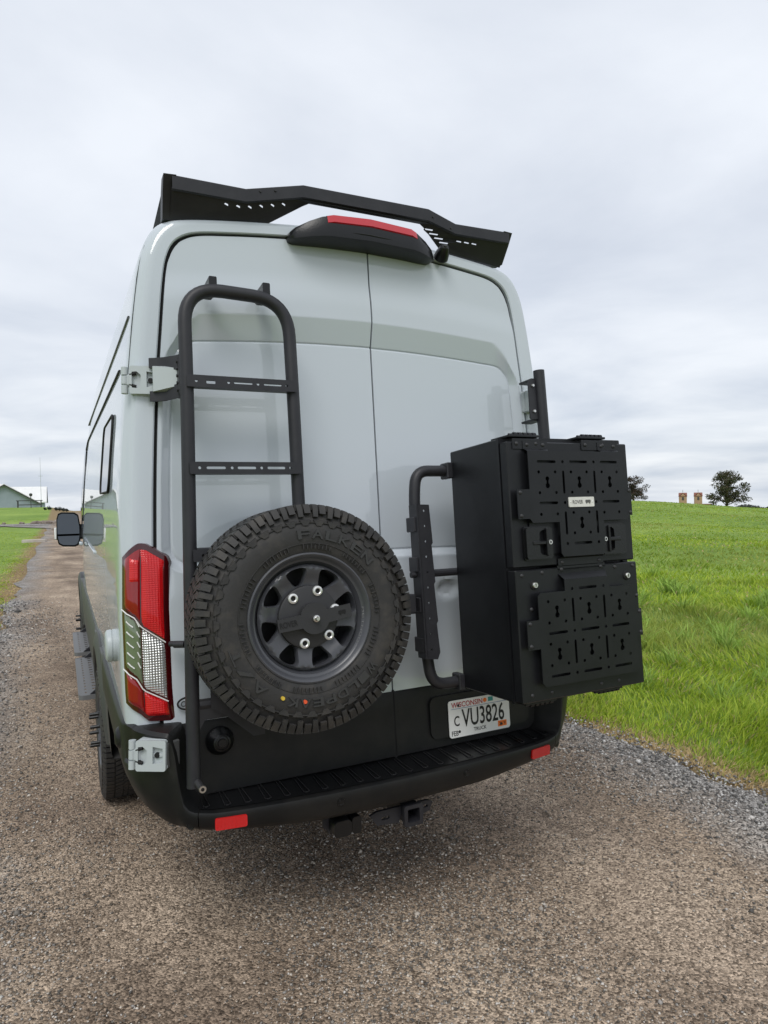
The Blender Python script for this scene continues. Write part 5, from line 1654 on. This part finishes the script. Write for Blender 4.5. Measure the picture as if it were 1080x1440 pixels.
for x_, z_ in ((.353, .694), (.790, .699)):
    k_ = MB().lathe([(.0115, -.004), (.016, -.004), (.018, 0)], 20, (x_, DY0 - .006, z_)).obj('turn_lock', 'seal', box, 40)
    MB().lathe([(0, -.012), (.009, -.012), (.0115, -.009), (.0115, 0)], 20, (x_, DY0 - .006, z_)).obj('lock_barrel', 'silver', k_, 40)
    MB().box(-.001, -.002, -.005, .001, 0, .005).obj('key_slot', 'engrave', k_, None, Matrix.Translation((x_, DY0 - .0175, z_)))
for x_, z_ in ((.303, .730), (.392, .735), (.735, .735), (.826, .735), (.836, .62), (.836, .50), (.336, .61)):
    ob('screw', SCREW, d_lo, Matrix.Translation((x_, DY0 - .006, z_)))
# white metal badge
mb = MB(); mb.prism(rrect(.515, .964, .634, 1.000, .004), [], PY0 - .004, PY0)
bd = mb.obj('badge', 'white_metal', box, 30)
mb = text(MB(), 'ROVER', .532, .975, .580, .989, PY0 - .0047); van_icon(mb, .604, .983, .75, PY0 - .0047); mb.obj('lettering', 'engrave', bd, None, fix=False)
for x_ in (.523, .626): ob('screw', SCREWS, bd, Matrix.Translation((x_, PY0 - .003, .982)) @ Matrix.Scale(.5, 4))
# door hinges on top and bottom edges
for x_ in (.345, .660):
    for zt, sg, nm in ((1.226, 1, d_up), (.284, -1, d_lo)):
        mb = MB()
        mb.box(x_ - .05, -.552, zt - .004, x_ + .085, -.44, zt + .004, .001, None)
        for k in range(5): mb.tube([(x_ - .02 + .021 * k, -.535, zt + sg * .006), (x_ - .006 + .021 * k, -.535, zt + sg * .006)], .0095, 10)
        mb.tube([(x_ - .04, -.535, zt + sg * .006), (x_ + .075, -.535, zt + sg * .006)], .005, 8)
        mb.box(x_ - .045, DY0 - .004, zt - sg * .050, x_ + .075, DY0 - .001, zt - sg * .012, .001)
        mb.obj('hinge', 'powder_box', box, 30)
        for k in (0, 1): ob('screw', SCREW, box, Matrix.Translation((x_ - .028 + .085 * k, DY0 - .0045, zt - sg * .03)))

# ================================================================ far things
def at_px(x, d, z=None):
    """plan position in the direction of photo column x at distance d from the camera, standing on the land"""
    az = YAW + math.atan((x - 540) / 943.0)
    px, py = CAM.x + d * math.sin(az), CAM.y + d * math.cos(az)
    return px, py, float(terrain(px, py)) if z is None else z
def barn(name, label, loc, rz, w, l, eave, ridge, over=.5, windows=True):
    t_ = empty(name, loc); t_.rotation_euler = (0, 0, rz); tag(t_, label, 'barn')
    h = w / 2
    mb = MB()
    mb.prism([(-h, -1.5), (h, -1.5), (h, eave), (0, ridge), (-h, eave)], [], 0, l)
    mb.obj('wall', 'barn_wall', t_, None)
    for s in (-1, 1):
        sl = (ridge - eave) / h
        rows = [(0, ridge + .18), (s * (h + over), eave - over * sl + .18), (s * (h + over), eave - over * sl), (0, ridge + .0)]
        if s > 0: rows = rows[::-1]
        mb = MB(); mb.prism(rows, [], -over, l + over); rf = mb.obj('roof', 'barn_roof', t_, None)
        mb = MB(); mb.prism([(p[0], p[1] - .12) for p in rows], [], -over - .06, -over + .02); mb.obj('barge_board', 'dark_trim', rf, None)
    return t_
bx_, by_, bz_ = at_px(6, 128)
b1 = barn('barn', 'grey gabled barn with white roof on the left rise', (bx_, by_, bz_ - .2), R_(14), 10.0, 22, 1.0, 4.0)
bx_, by_, bz_ = at_px(30, 160)
b2 = barn('barn', 'long barn with broad white roof behind the grey gabled barn', (bx_ + 4.4, by_ + 2, bz_ - .1), R_(90), 11.0, 22.0, 1.6, 4.6)
mb = MB(); mb.box(-.5, -.5, 0, .5, .5, .5, .05); mb.lathe([(.62, .5), (.3, .75), (.05, 1.1), (.03, 1.8)], 8, axis='z')
vane = mb.obj('roof_vent', 'dark_trim', b2, 30, Matrix.Translation((5.5, 17.5, 4.6)))
# open shelter beside the barns
x_, y_, z_ = at_px(43, 118)
sh = empty('open_shelter', (x_, y_, z_)); tag(sh, 'low dark open shelter beside the white-roofed barn', 'shelter')
MB().box(-1.9, -1, 1.0, 1.7, 1, 1.12, .02).obj('roof', 'dark_trim', sh, 30)
for px in (-1.7, 1.5):
    for py in (-.9, .9): MB().box(px - .06, py - .06, -.2, px + .06, py + .06, 1.0, .01).obj('post', 'dark_trim', sh, 30)
MB().box(-1.6, -.9, .35, 1.4, -.84, .48, .01).obj('rail', 'dark_trim', sh, 30)
x_, y_, z_ = at_px(58.5, 126)
mast = empty('radio_mast', (x_, y_, z_)); tag(mast, 'tall thin grey radio mast beside the barns', 'mast')
MB().tube([(0, 0, -.2), (0, 0, 3.2), (0, 0, 8.3)], [.045, .035, .02], 8).obj('pole', 'hinge_grey', mast, 40)
MB().tube([(-.35, 0, 5.2), (.35, 0, 5.2)], .03, 6).obj('antenna', 'hinge_grey', mast, 40)
x_, y_, z_ = at_px(44, 112)
lp = empty('yard_lamp', (x_, y_, z_)); tag(lp, 'small dark yard lamp on a post by the barns', 'lamp')
MB().tube([(0, 0, -.2), (0, 0, 1.75)], .05, 8).obj('post', 'dark_trim', lp, 40)
MB().lathe([(0, 1.7), (.18, 1.75), (.24, 2.05), (.12, 2.15), (0, 2.2)], 10, axis='z').obj('lantern', 'dark_trim', lp, 40)

def leaf_cloud(name, clumps, n, size, cols, material='leaf'):
    """leaf-sized quads spread through ellipsoid clumps (cx, cy, cz, rx, ry, rz)"""
    V = []; Cc = []
    wts = np.array([c[3] * c[4] * c[5] for c in clumps]) ** .75; wts /= wts.sum()
    for c, k in zip(clumps, rng.multinomial(n, wts)):
        u = rng.normal(size=(k, 3)); u /= np.linalg.norm(u, axis=1)[:, None]
        p = u * (rng.random(k) ** .45)[:, None] * np.array(c[3:6]) + np.array(c[:3])
        a = rng.normal(size=(k, 3)); a /= np.linalg.norm(a, axis=1)[:, None]
        b_ = np.cross(a, rng.normal(size=(k, 3))); b_ /= np.linalg.norm(b_, axis=1)[:, None]
        sz = (size * (.6 + .8 * rng.random(k)))[:, None]
        V.append(np.stack([p - a * sz - b_ * sz * .5, p + a * sz - b_ * sz * .5, p + a * sz + b_ * sz * .5, p - a * sz + b_ * sz * .5], 1))
        ci = rng.integers(0, len(cols), k); col = np.array(cols)[ci] * (.7 + .6 * rng.random((k, 1)))
        Cc.append(np.repeat(col[:, None], 4, 1))
    V = np.concatenate(V); Cc = np.concatenate(Cc); k = len(V)
    me = bpy.data.meshes.new(name)
    me.from_pydata(V.reshape(-1, 3).tolist(), [], (np.arange(k * 4).reshape(-1, 4)).tolist())
    at = me.color_attributes.new('col', 'FLOAT_COLOR', 'POINT')
    cc = np.ones((k * 4, 4), np.float32); cc[:, :3] = Cc.reshape(-1, 3); at.data.foreach_set('color', cc.ravel())
    me.materials.append(MATS[material])
    return me
def tree(name, label, loc, H, Wd, n, cols, bare=.12, lean=0.0, seed=1, group=None):
    rs = random.Random(seed)
    t_ = empty(name, loc); tag(t_, label, 'tree', group)
    mb = MB(); mb.tube([(0, 0, -.3), (.02 * H * lean, 0, H * .25), (.05 * H * lean, .02, H * .6), (.04 * H * lean, 0, H * .9)], [.035 * H, .026 * H, .014 * H, .004 * H], 8)
    clumps = []
    nb_ = 58
    for k in range(nb_):
        f = rs.random(); z0 = H * (.10 + .45 * f); a = rs.uniform(0, 2 * PI)
        zt = H * rs.uniform(bare + .06, .97)
        prof_ = math.sin(min(1, max(0, (1 - zt / H) / .85)) ** .75 * PI * .62 + .10)
        rr = Wd / 2 * prof_ * rs.uniform(.45, 1.0)
        tip = (rr * math.cos(a), rr * math.sin(a), zt)
        mid = (tip[0] * .45, tip[1] * .45, (z0 + zt) / 2 + .03 * H)
        mb.tube([(0, 0, z0), mid, tip], [.012 * H, .007 * H, .002 * H], 5)
        q = rs.uniform(.07, .125) * H
        clumps.append((*tip, q * 1.25, q * 1.25, q * .85)); clumps.append((mid[0] * 1.25, mid[1] * 1.25, mid[2] + .02 * H, q * .8, q * .8, q * .6))
    mb.obj('trunk', 'bark', t_, 60)
    o = bpy.data.objects.new('crown', leaf_cloud('crown', clumps, n, H * .017, cols)); COL.objects.link(o); o.parent = t_
    return t_
x_, y_, z_ = at_px(1022, 105)
tree('tree', 'rounded olive-green tree with open crown on the grassy rise', (x_, y_, 1.657 - 22.0 / 943 * 105 * 1.12), 5.4, 5.6, 5200, [(.055, .065, .03), (.08, .085, .035), (.10, .075, .045), (.05, .055, .03)], seed=4)
x_, y_, z_ = at_px(891, 100)
tree('tree', 'dark reddish-brown tree behind the grassy rise next to the storage box', (x_, y_, 1.657 - 15.0 / 943 * 100 * 1.06), 3.9, 4.4, 4200, [(.045, .045, .028), (.09, .045, .035), (.06, .04, .03), (.04, .045, .025)], seed=9)
# two brick towers standing beyond the rise
for x, d, hgt, lab in ((960.5, 240, 0, 'tan brick tower with red cap, farther from the rounded tree'), (982, 240, .3, 'tan brick tower with red cap, adjoining the low brick block')):
    x_, y_, z_ = at_px(x, d)
    tw = empty('brick_tower', (x_, y_, -9)); tw.rotation_euler = (0, 0, R_(-48)); tag(tw, lab, 'tower', 'brick towers beyond the rise')
    zt = 9 + 1.657 - 5.6 / 943 * d * 1.12
    MB().box(-1.15, -1.15, 0, 1.15, 1.15, zt, .02).obj('wall', 'tower_brick', tw, 30)
    for s in (0, 1):
        Mx = Matrix.Rotation(s * PI / 2, 4, 'Z')
        MB().prism([(-1.3, zt - .05), (0, zt + .95), (1.3, zt - .05), (1.3, zt + .10), (0, zt + 1.15), (-1.3, zt + .10)], [], -1.25, 1.25).obj('gable_roof', 'tower_roof', tw, None, Mx)
        for q in (0, 1):
            MB().prism([(-.95, zt - .12), (.95, zt - .12), (0, zt + .95)], [], -1.27, -1.2).obj('gable_wall', 'tower_brick', tw, None, Mx @ Matrix.Rotation(q * PI, 4, 'Z'))
            MB().prism(rrect(-.32, zt - 1.35, .32, zt - .25, .30, 5), [], -1.19, -1.10).obj('arched_opening', 'dark_trim', tw, None, Mx @ Matrix.Rotation(q * PI, 4, 'Z'))
    MB().tube([(0, 0, zt + 1.2), (0, 0, zt + 2.1)], .05, 6).obj('finial', 'dark_trim', tw, 40)
x_, y_, z_ = at_px(992, 243)
bb = empty('brick_block', (x_, y_, -9)); bb.rotation_euler = (0, 0, R_(-48)); tag(bb, 'low tan brick building block beside the brick tower', 'building')
zt = 9 + 1.657 - 15.5 / 943 * 243 * 1.12
MB().box(-1.9, -1.5, 0, 1.9, 3, zt, .02).obj('wall', 'tower_brick', bb, 30)
MB().box(-2.0, -1.6, zt, 2.0, 3.1, zt + .25, .02).obj('parapet', 'tower_roof', bb, 30)
# round bushes along the crest of the road
for k, (px, d, r_) in enumerate(((63, 100, .18), (69, 100, .34), (79, 101, .28), (84, 102, .33), (89, 101, .30), (93.5, 103, .26))):
    x_, y_, z_ = at_px(px, d)
    t_ = empty('round_bush', (x_, y_, z_))
    tag(t_, 'small dark round bush on the road crest by the barns', 'bush', 'round bushes on the road crest')
    o = bpy.data.objects.new('foliage', leaf_cloud('foliage', [(0, 0, r_ * 1.0, r_ * .9, r_ * .9, r_ * .75), (.1, 0, r_ * .6, r_, r_, r_ * .5)], 420, .035, [(.02, .03, .02), (.03, .04, .03)])); COL.objects.link(o); o.parent = t_
    MB().tube([(0, 0, -.2), (0, 0, r_)], .05, 6).obj('stem', 'bark', t_, 40)
# brown boulders beside the path mouth
def rock(r_, seed):
    rs = np.random.default_rng(seed); b = bmesh.new(); bmesh.ops.create_icosphere(b, subdivisions=2, radius=1)
    for v in b.verts:
        k = 1 + rs.uniform(-.22, .22); v.co = Vector((v.co.x * r_ * k * 1.15, v.co.y * r_ * k, max(-.25 * r_, v.co.z * r_ * .75 * k)))
    me = bpy.data.meshes.new('boulder'); b.to_mesh(me); b.free(); me.materials.append(MATS['boulder']); return me
for k, (px, d) in enumerate(((49, 59.5), (54, 59.8), (63, 58.8), (66.5, 58.6), (69.5, 58.4), (73, 58.6), (76.5, 58.2), (30, 60.5), (5, 61))):
    x_, y_, z_ = at_px(px, d)
    rr = .32 if k < 7 else .2
    o = bpy.data.objects.new('boulder', rock(rr * random.uniform(.75, 1.15), k)); COL.objects.link(o); o.location = (x_, y_, z_ + .08); o.rotation_euler = (0, 0, k * 1.3)
    tag(o, 'brown boulder in the row at the mouth of the side path' if k < 7 else 'small lone boulder on the lawn edge along the side path', 'boulder', 'boulders at the path junction')
# pale concrete slab in the left lawn
x_, y_, z_ = at_px(47, 32.5)
mb = MB(); mb.prism([(-.47, -.2), (-.2, -.25), (.1, -.22), (.42, -.24), (.46, .2), (.2, .26), (-.2, .22), (-.45, .24)], [], .10, -.1, fn=lambda x, y, z: (x, z, y))
o = mb.obj('concrete_slab', 'concrete', None, 30); o.location = (x_, y_, z_); tag(o, 'flat pale concrete slab lying in the left lawn', 'slab')


# low dark hedge far off on the right
cl = []
for k in range(26):
    x_, y_, z_ = at_px(1010 + 4.2 * k, 330 + 8 * math.sin(k))
    r_ = random.uniform(.7, 1.5) * (1.6 if k == 9 else 1)
    cl.append((x_, y_, z_ + r_ * .6, r_ * 1.6, r_ * 1.6, r_ * .8))
o = bpy.data.objects.new('far_hedge', leaf_cloud('far_hedge', cl, 2600, .28, [(.05, .06, .05), (.07, .075, .06)])); COL.objects.link(o)
tag(o, 'low dark hedge line far off behind the rise', 'hedge', kind='stuff')
